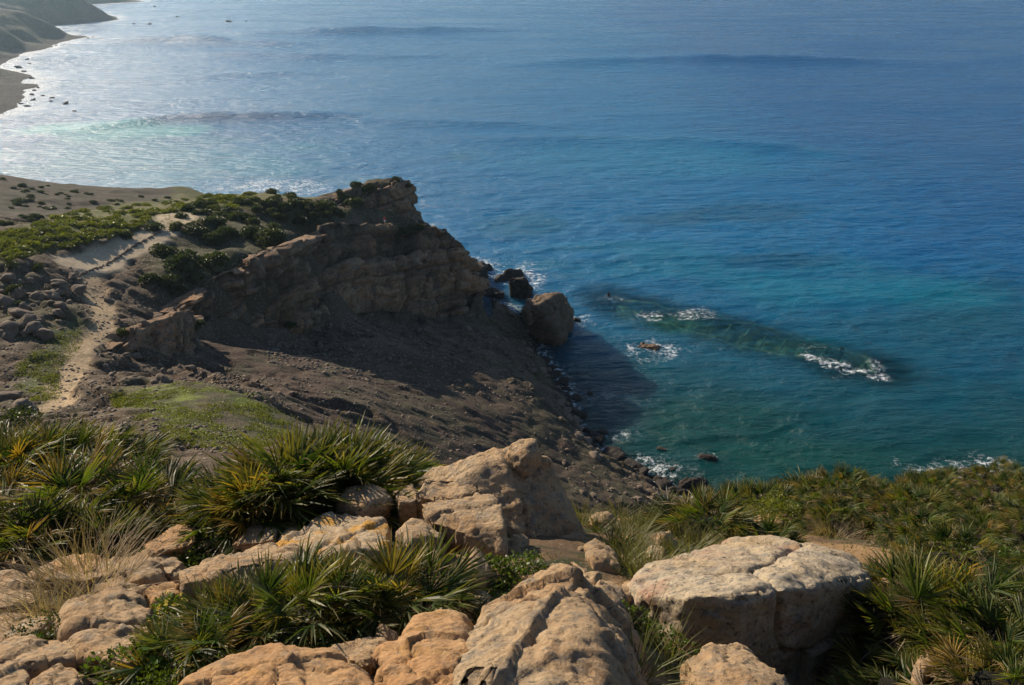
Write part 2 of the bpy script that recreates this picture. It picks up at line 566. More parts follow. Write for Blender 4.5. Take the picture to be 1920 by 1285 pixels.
# the rock faces: foot and brow of each, in order along the face
main_pairs = [(atY(300, 625, 93), atY(305, 600, 94)), (atY(330, 606, 97), atY(332, 572, 98.5)), (atY(400, 610, 102), atY(402, 535, 104)),
              (atY(480, 612, 108), atY(480, 493, 112)), (atY(560, 616, 116), atY(560, 452, 123)),
              (atY(650, 578, 134), atY(652, 417, 147)), (atY(720, 570, 144), atY(722, 424, 157)), (atY(790, 583, 151), atY(792, 428, 163)),
              (atY(872, 590, 157), atY(845, 432, 165)), (atY(884, 560, 166), atY(876, 466, 172)), (atY(880, 530, 176), atY(868, 470, 182)), (atY(850, 500, 196), atY(840, 455, 198))]
upper_pairs = [(atY(560, 410, 153), atY(560, 392, 156)), (atY(600, 408, 158), atY(605, 378, 161)), (atY(660, 414, 163), atY(655, 357, 167)), (atY(740, 424, 168), atY(715, 343, 171)),
               (atY(798, 426, 172), atY(752, 339, 175)), (atY(806, 420, 178), atY(768, 346, 179)), (atY(800, 415, 186), atY(775, 356, 188)), (atY(770, 390, 205), atY(755, 360, 205))]
for i_, dx_, dy_ in ((5, 3, 0), (6, 4, 0), (7, 3, 3)):
    q_ = upper_pairs[i_][0]; upper_pairs[i_] = (np.array([q_[0] + dx_, q_[1] + dy_, 0.0]), upper_pairs[i_][1])
for i_, dx_ in ((9, 1.5), (10, 2.5), (11, 2.5)):
    q_ = main_pairs[i_][0]; main_pairs[i_] = (np.array([q_[0] + dx_, q_[1], 0.0]), main_pairs[i_][1])


def carve(pairs, sea_from):
    """keep the ground sheet behind a rock face instead of bulging through it"""
    global TZ
    for k_ in range(len(pairs) - 1):
        (b0, t0_), (b1, t1_) = pairs[k_], pairs[k_ + 1]
        inw0 = (t0_ - b0)[:2]; inw0 = inw0 / (np.linalg.norm(inw0) + 1e-6); inw1 = (t1_ - b1)[:2]; inw1 = inw1 / (np.linalg.norm(inw1) + 1e-6)
        out_ = 7.0 if k_ >= sea_from else 0.0
        poly = np.array([b0[:2] - inw0 * out_, b1[:2] - inw1 * out_, t1_[:2] + inw1 * .4, t0_[:2] + inw0 * .4])
        m = inside(poly, TX, TY)
        if not m.any(): continue
        e = (b1 - b0)[:2]; L2 = (e ** 2).sum() + 1e-9
        tt = np.clip(((TX - b0[0]) * e[0] + (TY - b0[1]) * e[1]) / L2, 0, 1)
        bz = b0[2] * (1 - tt) + b1[2] * tt
        dist = np.hypot(TX - (b0[0] + e[0] * tt), TY - (b0[1] + e[1] * tt))
        lim = bz - .2 - (dist * .6 if k_ >= sea_from else 0)
        TZ = np.where(m, np.minimum(TZ, lim), TZ)


carve(main_pairs, 9); carve(upper_pairs, 4)
C = np.zeros(TX.shape + (3,))
def lay(mask, col, var=0.0):
    global C
    m = np.clip(mask, 0, 1)[..., None]
    C = C * (1 - m) + np.array(col) * m
nz = fbm(TX / 3.1, TY / 3.1, 0, 5, 41); nz2 = fbm(TX / 0.9, TY / 0.9, 0, 4, 43); nz3 = fbm(TX / 14, TY / 14, 0, 3, 47)
lay(np.ones(TX.shape), (0.098, 0.07, 0.046))
lay(sstep(0.05, 0.3, nz), (0.135, 0.1, 0.07))
lay(sstep(0.05, 0.35, nz3 + nz2 * 0.5) * 0.6, (0.085, 0.08, 0.04))
lay(m_brown, (0.062, 0.05, 0.035))
lay(m_brown * sstep(0.1, 0.35, nz), (0.045, 0.043, 0.026))
lay(m_mud, (0.074, 0.05, 0.037))
lay(m_mud * sstep(0.0, 0.4, nz3 + nz * .5) * 0.7, (0.085, 0.074, 0.045))
lay(m_mud * sstep(.12, .3, fbm(TX / 6, TY / 6, 0, 5, 49)) * .7, (0.098, 0.07, 0.052)); lay(m_mud * sstep(.12, .3, fbm(TX / 4, TY / 4, 0, 5, 53)) * .6, (0.055, 0.055, 0.032))
lay(m_ridge, (0.11, 0.115, 0.04)); lay(m_ridge * sstep(0.1, 0.3, nz2 + nz), (0.16, 0.125, 0.07))
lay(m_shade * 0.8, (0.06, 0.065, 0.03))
lay(m_hollow * 0.9, (0.05, 0.068, 0.026))
lay(m_lawn * 0.9, (0.065, 0.07, 0.03)); lay(m_lawn * sstep(0.0, 0.3, nz2), (0.15, 0.185, 0.03)); lay(m_lawn * sstep(0.2, 0.35, nz + nz2 * .5) * .8, (0.12, 0.09, 0.06))
lay(m_road, (0.46, 0.37, 0.255)); lay(m_trail * 0.95, (0.45, 0.33, 0.2)); lay(m_trail * sstep(0.0, 0.4, nz2) * 0.4, (0.12, 0.11, 0.05))
wetness = 1 - sstep(0.6, 2.4, TZ + nz * 0.8)
lay(wetness, (0.035, 0.03, 0.027))
lay(1 - sstep(-2.5, -0.6, TZ), (0.03, 0.07, 0.06)); lay(1 - sstep(-8.0, -4.0, TZ), (0.06, 0.36, 0.34))
rocky = np.clip(1 - np.maximum.reduce([m_trail * 0.8, m_road, m_lawn * 0.6, m_ridge * .8, m_mud * 0.55, m_brown * .8]), 0, 1)
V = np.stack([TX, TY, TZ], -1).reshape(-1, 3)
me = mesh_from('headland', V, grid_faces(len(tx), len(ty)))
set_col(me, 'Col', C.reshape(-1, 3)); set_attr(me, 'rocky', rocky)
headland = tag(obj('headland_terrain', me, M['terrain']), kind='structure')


def ground(x, y):
    return float(sample(tx, ty, TZ, x, y)[0])


def ghit(u, v):
    return hit(u, v, tx, ty, TZ, 25, 330, 0.12)


# ------------------------------------------------------------------ cliffs (bedded rock faces)
def resample(line, n):
    line = np.asarray(line, float)
    d = np.concatenate([[0], np.cumsum(np.linalg.norm(np.diff(line, axis=0), axis=1))])
    t = np.linspace(0, d[-1], n)
    return np.stack([np.interp(t, d, line[:, i]) for i in range(line.shape[1])], -1)


def cliff_mesh(name, pairs, step, seed, amp=1.0, cell=(5.0, 1.9, 5.0), dip=0.18, lip=2.5):
    base = np.array([p[0] for p in pairs]); top = np.array([p[1] for p in pairs])
    L = np.linalg.norm(np.diff((base + top) / 2, axis=0), axis=1).sum()
    ns = int(L / step)
    both = np.concatenate([base, top], 1)
    mid = (base + top) / 2
    d = np.concatenate([[0], np.cumsum(np.linalg.norm(np.diff(mid, axis=0), axis=1))])
    t = np.linspace(0, d[-1], ns)
    both = np.stack([np.interp(t, d, both[:, i]) for i in range(6)], -1)
    ker = np.ones(9) / 9
    for i in range(6):
        p = np.pad(both[:, i], 4, mode='edge'); both[:, i] = np.convolve(p, ker, 'valid')
    b, tp = both[:, :3], both[:, 3:]
    hmax = np.linalg.norm(tp - b, axis=1).max()
    nt_ = int(hmax / step)
    along = np.gradient((b + tp) / 2, axis=0); along /= np.linalg.norm(along, axis=1)[:, None]
    upv = tp - b; upv /= np.linalg.norm(upv, axis=1)[:, None]
    nrm = np.cross(along, upv); nrm /= np.linalg.norm(nrm, axis=1)[:, None]
    hor = nrm.copy(); hor[:, 2] = 0; hor /= np.linalg.norm(hor, axis=1)[:, None]
    rows = []
    below = b - upv * 1.5 - hor * 0.5
    rows.append(below)
    for k_ in range(nt_ + 1):
        f = k_ / nt_
        rows.append(b * (1 - f) + tp * f)
    nl = int(lip / step)
    for k_ in range(1, nl + 1):
        rows.append(tp - hor * (k_ * step) + np.array([0, 0, -0.12]) * (k_ * step) ** 1.3)
    R = np.array(rows)
    nr = len(R)
    S = np.broadcast_to(t, (nr, ns))
    X, Y, Z = R[..., 0], R[..., 1], R[..., 2]
    wx = fbm(X / 5, Y / 5, Z / 5, 3, seed) * 1.3
    wz = fbm(X / 7, Y / 7, Z / 7, 4, seed + 5) * 0.9 + fbm(X / 1.5, Y / 1.5, Z / 1.5, 3, seed + 15) * .1
    below_top = (tp[None, :, 2] - Z)
    bed = below_top + dip * S + wz + 30
    rs = np.random.default_rng(seed)
    off = np.zeros(X.shape); var = np.zeros(X.shape)
    for lev, (t0_, t1_, w0_, w1_, a_l, a_b, cr, cw) in enumerate([(1.3, 4.2, 3.5, 9.0, 1.5, 1.7, 1.5, .22), (.4, 1.1, 1.0, 3.0, .35, .7, .45, .12)]):
        bps = np.cumsum(rs.uniform(t0_, t1_, 160)); li = np.searchsorted(bps, bed).clip(1, 158)
        lo_, hi_ = bps[li - 1], bps[li]
        rl = hash3(li, li * 0, li * 0, seed + lev); rw = hash3(li, li * 0 + 3, li * 0, seed + lev); rp = hash3(li, li * 0 + 7, li * 0, seed + lev)
        wdt = w0_ + (w1_ - w0_) * rw
        ss = (S + wx * (1 if lev == 0 else .5) + rp * 20 + (bed - lo_) * (rw - .5)) / wdt
        bi = np.floor(ss).astype(np.int64)
        rb = hash3(li, bi, li * 0 + 11, seed + lev)
        dj = np.minimum(ss - bi, 1 - ss + bi) * wdt; db = np.minimum(bed - lo_, hi_ - bed)
        off += (rl - .5) * 2 * a_l + (rb - .5) * 2 * a_b - cr * np.exp(-dj / cw / 1.6) - cr * .9 * np.exp(-db / cw)
        var += (rl * .55 + rb * .45) * (.6 if lev == 0 else .4)
        off += ((bed - lo_) / (hi_ - lo_ + 1e-6) - .5) * a_b * .7 * (rb - .3)
    for _ in range(int(t[-1] / 9)):        # clefts running down the face
        s0 = rs.uniform(3, max(4, t[-1] - 3)); wd_ = rs.uniform(.5, 1.6)
        off -= rs.uniform(1.0, 2.6) * np.exp(-((S + wx * .6 - s0) / wd_) ** 2)
    off = off * .8 + fbm(X / 10, Y / 10, Z / 10, 4, seed + 8) * 3.0 + fbm(X / .9, Y / .9, Z / .9, 3, seed + 4) * 0.3
    fade = np.ones(nr); fade[0] = 0.0
    for k_ in range(nl): fade[nr - 1 - k_] = min(1, k_ / max(1, nl * 0.7))
    ends = np.clip(np.minimum(S, t[-1] - S) / 2.0, 0.05, 1)
    R = R + nrm[None] * (off * amp * fade[:, None] * ends)[..., None]
    R[..., 2] += (fbm(S / 3.0, bed / 3, Z * 0, 3, seed + 6) * 0.8 * amp * ends + (hash3(np.floor((S + wx) / 3.7).astype(np.int64), np.zeros(S.shape, np.int64), np.zeros(S.shape, np.int64), seed) - .5) * 1.6 * amp) * sstep(0.75, 1.0, np.arange(nr) / (nt_ + 1))[:, None] * fade[:, None]
    me = mesh_from(name, R.reshape(-1, 3), grid_faces(ns, nr), False); set_attr(me, 'var', var)
    return me


cl = tag(obj('cliff_face', cliff_mesh('cliff_face', main_pairs, 0.22, 101, dip=.06), M['cliff']), kind='structure')
cu = tag(obj('upper_cliff', cliff_mesh('upper_cliff', upper_pairs, 0.22, 151, amp=0.6, dip=0.1), M['cliff']), kind='structure')
out_pairs = [(atY(215, 700, 77), atY(205, 650, 78)), (atY(255, 700, 78), atY(240, 622, 82)), (atY(310, 700, 80), atY(300, 605, 86)), (atY(360, 690, 83), atY(350, 592, 91)), (atY(368, 640, 93), atY(358, 590, 95))]
co = tag(obj('rock_outcrop', cliff_mesh('rock_outcrop', out_pairs, 0.2, 171, amp=0.7, cell=(3.2, 2.2, 3)), M['cliff']), kind='structure')

# ------------------------------------------------------------------ far coast
fshore = [(0, 212), (38, 192), (48, 160), (20, 128), (30, 110), (80, 95), (130, 76), (150, 70), (110, 62), (60, 56), (120, 48), (228, 37), (180, 24), (110, 18), (150, 10), (272, 3), (150, -12), (150, -30)]
fs = np.array([atz(u, v, 0)[:2] for u, v in fshore])
fs = np.vstack([[[-420, 250]], fs, [[-1500, 4200], [-4200, 4200], [-4200, 250]]])
fx = axis([(-4200, -900, 60), (-900, -130, 5.0), (-130, 0, 60)])
fy = axis([(300, 1000, 4.5), (1000, 1900, 8), (1900, 4300, 60)])
FX, FY = np.meshgrid(fx, fy)
sd = -poly_sd(fs, FX, FY) + fbm(FX / 40, FY / 40, 0, 5, 61) * 14
FZ = np.where(sd > 0, np.minimum(sd * 0.22, 5) + np.clip(sd - 16, 0, None) * 0.62, sd * 0.25)
FZ = 170 * (1 - np.exp(-np.clip(FZ, 0, None) / 170)) + np.minimum(FZ, 0)
FZ += np.where(sd > 0, fbm(FX / 70, FY / 70, 0, 5, 63) * np.clip(sd * 0.12, 0, 22) + fbm(FX / 13, FY / 13, 0, 4, 64) * np.clip(sd * 0.2, 0, 3.0), 0)
FZ = np.clip(FZ, -9, None)
me = mesh_from('far_coast', np.stack([FX, FY, FZ], -1).reshape(-1, 3), grid_faces(len(fx), len(fy)))
g = fbm(FX / 25, FY / 25, 0, 5, 65)[..., None]
fc = np.array([0.085, 0.075, 0.052]) * (1 - sstep(-.1, .3, g)) + np.array([0.055, 0.06, 0.032]) * sstep(-.1, .3, g)
fc = np.where((FZ < 2.5)[..., None], np.array([0.06, 0.05, 0.042]), fc)
set_col(me, 'Col', fc.reshape(-1, 3)); set_attr(me, 'rocky', np.zeros(FX.size) + 0.3)
tag(obj('far_coast_terrain', me, M['far']), kind='structure')

# ------------------------------------------------------------------ sea
def grow(a, s0, ratio, end):
    out = [a]; s = s0
    while (out[-1] < end) if s0 > 0 else (out[-1] > end):
        s *= ratio; out.append(out[-1] + s)
    return np.array(out)


sx = np.concatenate([grow(-60, -0.7, 1.035, -6000)[::-1], np.arange(-59.4, 150, 0.62), grow(150, 0.62, 1.04, 7000)])
sy = np.concatenate([np.arange(40, 78, 2.0), np.arange(78, 215, 0.55), grow(215, 0.55, 1.012, 1500), grow(1560, 60, 1.15, 9000)])
SX, SY = np.meshgrid(sx, sy)
gap = np.maximum(np.gradient(sx)[None, :], np.gradient(sy)[:, None])
def amp(lam): return np.clip(1.6 - gap / lam * 3.2, 0, 1)
a_ = math.radians(14)
U_ = SX * math.cos(a_) + SY * math.sin(a_); W_ = -SX * math.sin(a_) + SY * math.cos(a_)
wp = fbm(SX / 40, SY / 40, 0, 3, 71)
SZ = 0.15 * amp(2.2) * (1 - np.abs(fbm(U_ / 3.4, W_ / 1.25 + wp * 2, 0, 3, 72)) * 2)
SZ += 0.24 * amp(6) * (1 - np.abs(fbm(U_ / 11, W_ / 3.6 + wp * 2, 0, 2, 73)) * 2)
SZ += 0.22 * amp(14) * fbm(U_ / 34, W_ / 9.5, 0, 2, 74)
swell = lambda u0, v0, u1, v1, u2, v2, width: np.array([atz(u0, v0)[:2], atz(u1, v1)[:2], atz(u2, v2)[:2]])
for ln, wd, hh in [(swell(20, 262, 300, 226, 700, 214, 5), 7.0, 1.8), (swell(620, 222, 900, 232, 1100, 240, 5), 8.0, 0.7),
                   (swell(120, 80, 330, 77, 620, 86, 5), 14, 2.6), (swell(420, 62, 700, 60, 1000, 56, 5), 20, 2.6), (swell(800, 260, 1300, 262, 1700, 300, 5), 9, 1.0), (swell(900, 120, 1300, 110, 1800, 120, 5), 18, 1.8), (swell(300, 100, 600, 108, 900, 104, 5), 14, 1.6), (swell(300, 150, 450, 140, 640, 135, 5), 11, 1.0)]:
    dl = seg_dist(ln, SX, SY); ch_ = ln[-1] - ln[0]
    tt_ = np.clip(((SX - ln[0][0]) * ch_[0] + (SY - ln[0][1]) * ch_[1]) / (ch_ ** 2).sum(), 0, 1)
    SZ += 1.7 * hh * np.exp(-(dl / wd) ** 2) * np.sin(np.pi * tt_) ** .7 * (1 + .6 * wp)

def spot(u, v, ru, rv):
    """an ellipse on the sea: plan distance field, 1 at its edge"""
    c = atz(u, v); px = atz(u + ru, v) - c; py = atz(u, v - rv) - c
    A = np.array([[px[0], py[0]], [px[1], py[1]]]); I = np.linalg.inv(A)
    dx, dy = SX - c[0], SY - c[1]
    return np.hypot(I[0, 0] * dx + I[0, 1] * dy, I[1, 0] * dx + I[1, 1] * dy)


land = sample(tx, ty, TZ, SX.ravel(), SY.ravel()).reshape(SX.shape)
land = np.where((SX > tx[0]) & (SX < tx[-1]) & (SY > ty[0]) & (SY < ty[-1]), land, -12)
farl = sample(fx, fy, FZ, SX.ravel(), SY.ravel()).reshape(SX.shape)
farl = np.where((SX > fx[0]) & (SX < fx[-1]) & (SY > fy[0]) & (SY < fy[-1]), farl, -12)
foam = np.zeros(SX.shape)
jag = fbm(SX / 6, SY / 6, 0, 4, 81); jag2 = fbm(SX / 2.2, SY / 2.2, 0, 3, 82)
foam = np.maximum(foam, 0.85 * (1 - sstep(0.3, 2.8, -land + jag * 1.4)))
foam = np.maximum(foam, 1.5 * (1 - sstep(0.3, 6.0, -farl + jag * 3.0)))
for u, v, ru, rv, st in [(1212, 594, 32, 11, .75), (1295, 590, 42, 13, .8), (1235, 657, 64, 22, 1.0), (1600, 700, 45, 14, .45), (1328, 857, 30, 10, .9), (1400, 850, 30, 12, .3),
                         (1790, 888, 110, 40, .8), (1840, 882, 62, 26, .95), (965, 515, 60, 26, .95), (900, 497, 40, 14, .9), (1090, 602, 34, 16, .8), (792, 384, 18, 8, 1.0),
                         (815, 420, 26, 10, .8), (520, 350, 130, 14, 1.0), (440, 355, 50, 8, .8), (1240, 880, 65, 30, .85), (1160, 822, 40, 16, .6), (1110, 745, 45, 20, .5), (1065, 690, 26, 22, .55),
                         (60, 150, 55, 50, .7), (70, 190, 50, 30, .75), (35, 120, 30, 12, .9), (30, 296, 30, 6, .6), (120, 138, 40, 6, .55), (1160, 562, 40, 7, .5), (1200, 632, 60, 8, .3),
                         (330, 42, 60, 3, .5), (450, 41, 70, 3, .55), (1700, 640, 60, 10, .3), (1500, 655, 60, 8, .35)]:
    foam = np.maximum(foam, st * (1 - sstep(0.1, 1.3, spot(u, v, ru * 1.15, rv * 1.15) + jag * 0.7 + jag2 * .5)))
for ln_, wd_, st_ in [([(1510, 672), (1560, 684), (1600, 696), (1645, 706)], 2.6, .95), ([(1500, 652), (1560, 652), (1610, 668)], 1.6, .4), ([(1195, 592), (1225, 598)], 2.2, .7), ([(1640, 680), (1648, 704)], 2.0, .7), ([(1400, 655), (1460, 668)], 1.4, .3)]:
    dl = seg_dist(np.array([atz(a_, b_)[:2] for a_, b_ in ln_]), SX, SY)
    foam = np.maximum(foam, st_ * (1 - sstep(0.2, 1.3, dl / wd_ + jag * .6 + jag2 * .5)))
# body colour of the water: depth, sand and weed below it, plus a painted shadow
B = np.zeros(SX.shape + (3,)) + np.array([0.012, 0.062, 0.125])
def tint(m, c):
    global B
    m = np.clip(m, 0, 1)[..., None]; B = B * (1 - m) + np.array(c) * m
bl = fbm(SX / 60, SY / 45, 0, 4, 91); bl2 = fbm(SX / 22, SY / 14, 0, 4, 92)
tint(1 - sstep(130, 240, SY + bl * 50 - SX * 0.1), (0.003, 0.036, 0.052))
tint(1 - sstep(100, 180, SY + bl * 30 + SX * 0.1), (0.001, 0.017, 0.0105))
tint(sstep(60, 190, SX + bl * 50) * sstep(110, 170, SY), (0.004, 0.042, 0.105))
for u, v, ru, rv, st, c in [(1350, 500, 420, 26, .6, (0.006, 0.066, 0.10)), (1180, 465, 200, 16, .45, (0.008, 0.07, 0.1)), (1650, 545, 300, 36, .5, (0.006, 0.085, 0.115)),
                            (1400, 395, 170, 22, .7, (0.012, 0.04, 0.075)), (1250, 415, 130, 20, .6, (0.012, 0.04, 0.07)), (1460, 490, 120, 18, .7, (0.008, 0.035, 0.07)),
                            (1000, 420, 120, 26, .5, (0.012, 0.05, 0.075)), (1330, 800, 260, 60, .5, (0.002, 0.024, 0.015)), (1560, 855, 220, 40, .55, (0.002, 0.028, 0.02)),
                            (1270, 605, 60, 22, .5, (0.01, 0.07, 0.05)), (1500, 655, 100, 22, .5, (0.008, 0.065, 0.05)), (200, 245, 230, 16, .7, (0.05, 0.16, 0.15)), (300, 300, 400, 60, .4, (0.04, 0.11, 0.12)),
                            (860, 296, 40, 8, .6, (0.03, 0.05, 0.08)), (1120, 760, 110, 70, .6, (0.006, 0.018, 0.028)), (1200, 300, 400, 40, .4, (0.012, 0.085, 0.13))]:  # bluish dark patch off the shore paints in the headland's shadow
    tint(st * (1 - sstep(0.4, 1.15, spot(u, v, ru, rv) + bl2 * 0.5)), c)
wq = np.array([atz(1150, 566)[:2], atz(1270, 597)[:2], atz(1430, 640)[:2], atz(1640, 694)[:2]])
clear = 0.8 * (1 - sstep(3.5, 13.0, seg_dist(wq, SX, SY) + jag * 3))
clear = np.maximum(clear, 0.45 * (1 - sstep(0.5, 5.0, -land)))
clear *= 1 - sstep(300, 330, SY)
me = mesh_from('sea', np.stack([SX, SY, SZ], -1).reshape(-1, 3), grid_faces(len(sx), len(sy)))
B = B * np.array([.5, 1.95, 2.15])
set_col(me, 'Col', B.reshape(-1, 3)); set_attr(me, 'foam', foam); set_attr(me, 'clear', clear)

k = N('sea_water')
v = k.coord('Object', (0.75, 1.9, 1.0), (0, 0, math.radians(-14)))
vb = k.coord('Object', (0.16, 0.5, 1.0), (0, 0, math.radians(-11)))
vo = k.coord('Object')
n1 = k.noise(v, 1.0, 5, 0.6, 0.3); n2 = k.noise(v, 3.4, 4, 0.6); n3 = k.noise(vb, 1.0, 4, 0.55, 0.4)
h = k.math('ADD', k.math('MULTIPLY', n1, 0.55), k.math('MULTIPLY', n2, 0.16))
n4 = k.noise(k.coord('Object', (0.05, 0.15, 1.0), (0, 0, math.radians(-9))), 1.0, 3, 0.55, 0.4)
h = k.math('ADD', h, k.math('MULTIPLY', n3, 1.9)); h = k.math('ADD', h, k.math('MULTIPLY', n4, 2.4))
nb = k.bump(h, 1.0, 0.8)
gust = k.noise(k.coord('Object', (0.008, 0.02, 1)), 1.0, 4, 0.6)
rg = k.ramp(gust, (0.3, 0.2), (0.7, 0.34))
pw = k.principled(k.attr('Col', 'Color'), rg, nb, 0.31)
pw.inputs['IOR'].default_value = 1.333
pw.inputs['Subsurface Weight'].default_value = 0.8
pw.inputs['Subsurface Radius'].default_value = (1, 1, 1)
pw.inputs['Subsurface Scale'].default_value = 7.0
pw.subsurface_method = 'BURLEY'
tr = k.n('ShaderNodeBsdfTransparent'); tr.inputs[0].default_value = (0.55, 0.85, 0.8, 1)
lw = k.n('ShaderNodeFresnel'); lw.inputs[0].default_value = 1.333; k.l(nb, lw.inputs[1])
fac = k.math('MULTIPLY', k.attr('clear'), k.math('SUBTRACT', 1.0, lw.outputs[0]))
ms = k.n('ShaderNodeMixShader'); k.l(fac, ms.inputs[0]); k.l(pw.outputs[0], ms.inputs[1]); k.l(tr.outputs[0], ms.inputs[2])
# foam: a lace of cells that closes up where the water is most broken
wv = k.n('ShaderNodeMix'); wv.data_type = 'VECTOR'; wv.inputs[0].default_value = 0.25
k.l(vo, wv.inputs[4]); wn = k.n('ShaderNodeTexNoise'); wn.inputs['Scale'].default_value = 0.6; wn.inputs['Detail'].default_value = 4; k.l(vo, wn.inputs['Vector'])
sc_ = k.n('ShaderNodeVectorMath'); sc_.operation = 'MULTIPLY_ADD'; k.l(wn.outputs['Color'], sc_.inputs[0]); sc_.inputs[1].default_value = (3, 3, 0); k.l(vo, sc_.inputs[2])
cell = k.voronoi(sc_.outputs[0], 0.75, 'DISTANCE_TO_EDGE'); cell2 = k.voronoi(sc_.outputs[0], 2.0, 'DISTANCE_TO_EDGE')
lace = k.math('MINIMUM', cell, k.math('ADD', cell2, 0.03))
fn = k.noise(vo, 0.9, 6, 0.65)
ff = k.attr('foam')
th = k.math('MULTIPLY', k.math('POWER', ff, 1.6), 0.22)
th = k.math('MULTIPLY', th, k.ramp(fn, (0.38, 0.0), (0.66, 1.7)))
fm = k.math('MULTIPLY', k.math('SUBTRACT', th, lace), 4.5, True)
fd = k.principled((0.66, 0.7, 0.72), 0.8, nb, 0.2)
m2 = k.n('ShaderNodeMixShader'); k.l(fm, m2.inputs[0]); k.l(ms.outputs[0], m2.inputs[1]); k.l(fd.outputs[0], m2.inputs[2])
M['sea'] = k.done(m2)
tag(obj('sea', me, M['sea']), kind='structure')
k = N('seabed_sand'); n_ = k.noise(k.coord('Object'), 0.12, 6)
M['seabed'] = k.done(k.principled(k.ramp(n_, (0.35, (0.06, 0.4, 0.45)), (0.65, (0.13, 0.6, 0.5))), 1.0))
bx_ = np.array([[-60, 40, -9.5], [260, 40, -9.5], [260, 330, -9.5], [-60, 330, -9.5]])
tag(obj('seabed', mesh_from('seabed', bx_, np.array([[0, 1, 2, 3]])), M['seabed']), kind='structure')

# ------------------------------------------------------------------ near hillside ground
FCT = [(-200, 1400, 4.8), (0, 1400, 4.7), (600, 1400, 4.35), (1000, 1400, 4.0), (1500, 1400, 6.2), (1920, 1400, 4.9), (2150, 1400, 5),
       (-150, 1285, 5.95), (0, 1285, 5.75), (300, 1285, 5.6), (600, 1285, 5.3), (1000, 1285, 5.1), (1200, 1285, 5.6), (1350, 1285, 6.6), (1480, 1285, 7.4), (1620, 1285, 7.6), (1750, 1285, 6.2), (1920, 1285, 6.1), (2100, 1285, 6.4),
       (0, 1180, 7.15), (300, 1190, 6.9), (600, 1200, 6.4), (850, 1180, 6.6), (1180, 1190, 6.9), (1700, 1170, 7.7), (1920, 1170, 7.8), (2100, 1150, 8.5),
       (-100, 1100, 8.7), (0, 1100, 8.5), (300, 1090, 8.6), (700, 1100, 7.95), (950, 1090, 7.6), (1200, 1080, 8.6), (1700, 1060, 9.6), (1920, 1070, 10.0),
       (0, 1030, 9.6), (250, 1020, 10.0), (450, 1010, 9.8), (750, 990, 10.0), (1000, 990, 10.6), (1200, 1010, 10.6), (1400, 1005, 11.8), (1650, 985, 13.0), (1920, 980, 13.8), (2150, 960, 15),
       (-150, 960, 11.5), (0, 945, 11.8), (250, 940, 12.0), (450, 935, 12.3), (650, 930, 12.4), (850, 915, 12.8), (1050, 965, 13.0), (1200, 975, 13.6), (1350, 960, 16), (1500, 945, 17), (1700, 935, 17.5), (1850, 915, 17.5), (1960, 905, 18),
       (0, 880, 13.8), (300, 880, 14.2), (600, 890, 14.5), (850, 905, 15)]
FP = [atd(*c) for c in FCT]
for x, y, z in [(-14, 15, 67.6), (-9, 16, 66.7), (-4, 16.5, 66.4), (0, 16, 66.3), (3.5, 15.5, 66.0), (-14, 22, 62.8), (-6, 22, 62.3), (0, 22, 61.4), (6, 21, 60.0), (10, 21.5, 58.5), (16, 22, 58), (22, 22, 57),
                (22, 14, 64), (22, 6, 70), (-20, 6, 74), (-20, 16, 67), (-20, 24, 62), (0, 1.0, 78.1), (-8, 1.5, 78.0), (8, 1.5, 77.5), (18, 1, 75.5), (-18, 1, 77.5), (0, -3, 79.5), (10, -3, 79), (-10, -3, 79.5), (0, 26, 58.5), (12, 26, 54), (-14, 26, 60)]:
    FP.append(np.array([x, y, z], float))
FP = np.array(FP)
FC_ = rbf_fit(FP, 0.0, 0.15)
gx = np.arange(-20, 22.01, 0.11); gy = np.arange(-3, 26.01, 0.1)
GX, GY = np.meshgrid(gx, gy)
GZ = rbf_eval(FP, FC_, GX, GY, 0.15)
GZ = GZ + fbm(GX / 1.6, GY / 1.6, 0, 5, 201) * 0.16 + fbm(GX / 0.3, GY / 0.3, 0, 3, 202) * 0.03
me = mesh_from('near_hillside', np.stack([GX, GY, GZ], -1).reshape(-1, 3), grid_faces(len(gx), len(gy)))
g1 = fbm(GX / 1.3, GY / 1.3, 0, 5, 203)[..., None]; g2 = fbm(GX / 0.35, GY / 0.35, 0, 4, 204)[..., None]
gc = np.array([0.13, 0.085, 0.05]) + np.zeros(GX.shape + (3,))
gc = gc * (1 - sstep(0.0, .3, g1)) + np.array([0.27, 0.17, 0.085]) * sstep(0.0, .3, g1)
mm = sstep(0.1, 0.35, g2 - g1 * 0.5); gc = gc * (1 - mm) + np.array([0.05, 0.055, 0.025]) * mm
set_col(me, 'Col', gc.reshape(-1, 3)); set_attr(me, 'rocky', np.full(GX.size, 0.35))
tag(obj('near_hillside_ground', me, M['fg_ground']), kind='structure')


def fz(x, y): return float(sample(gx, gy, GZ, x, y)[0])
def fhit(u, v): return hit(u, v, gx, gy, GZ, 2.5, 30, 0.03)


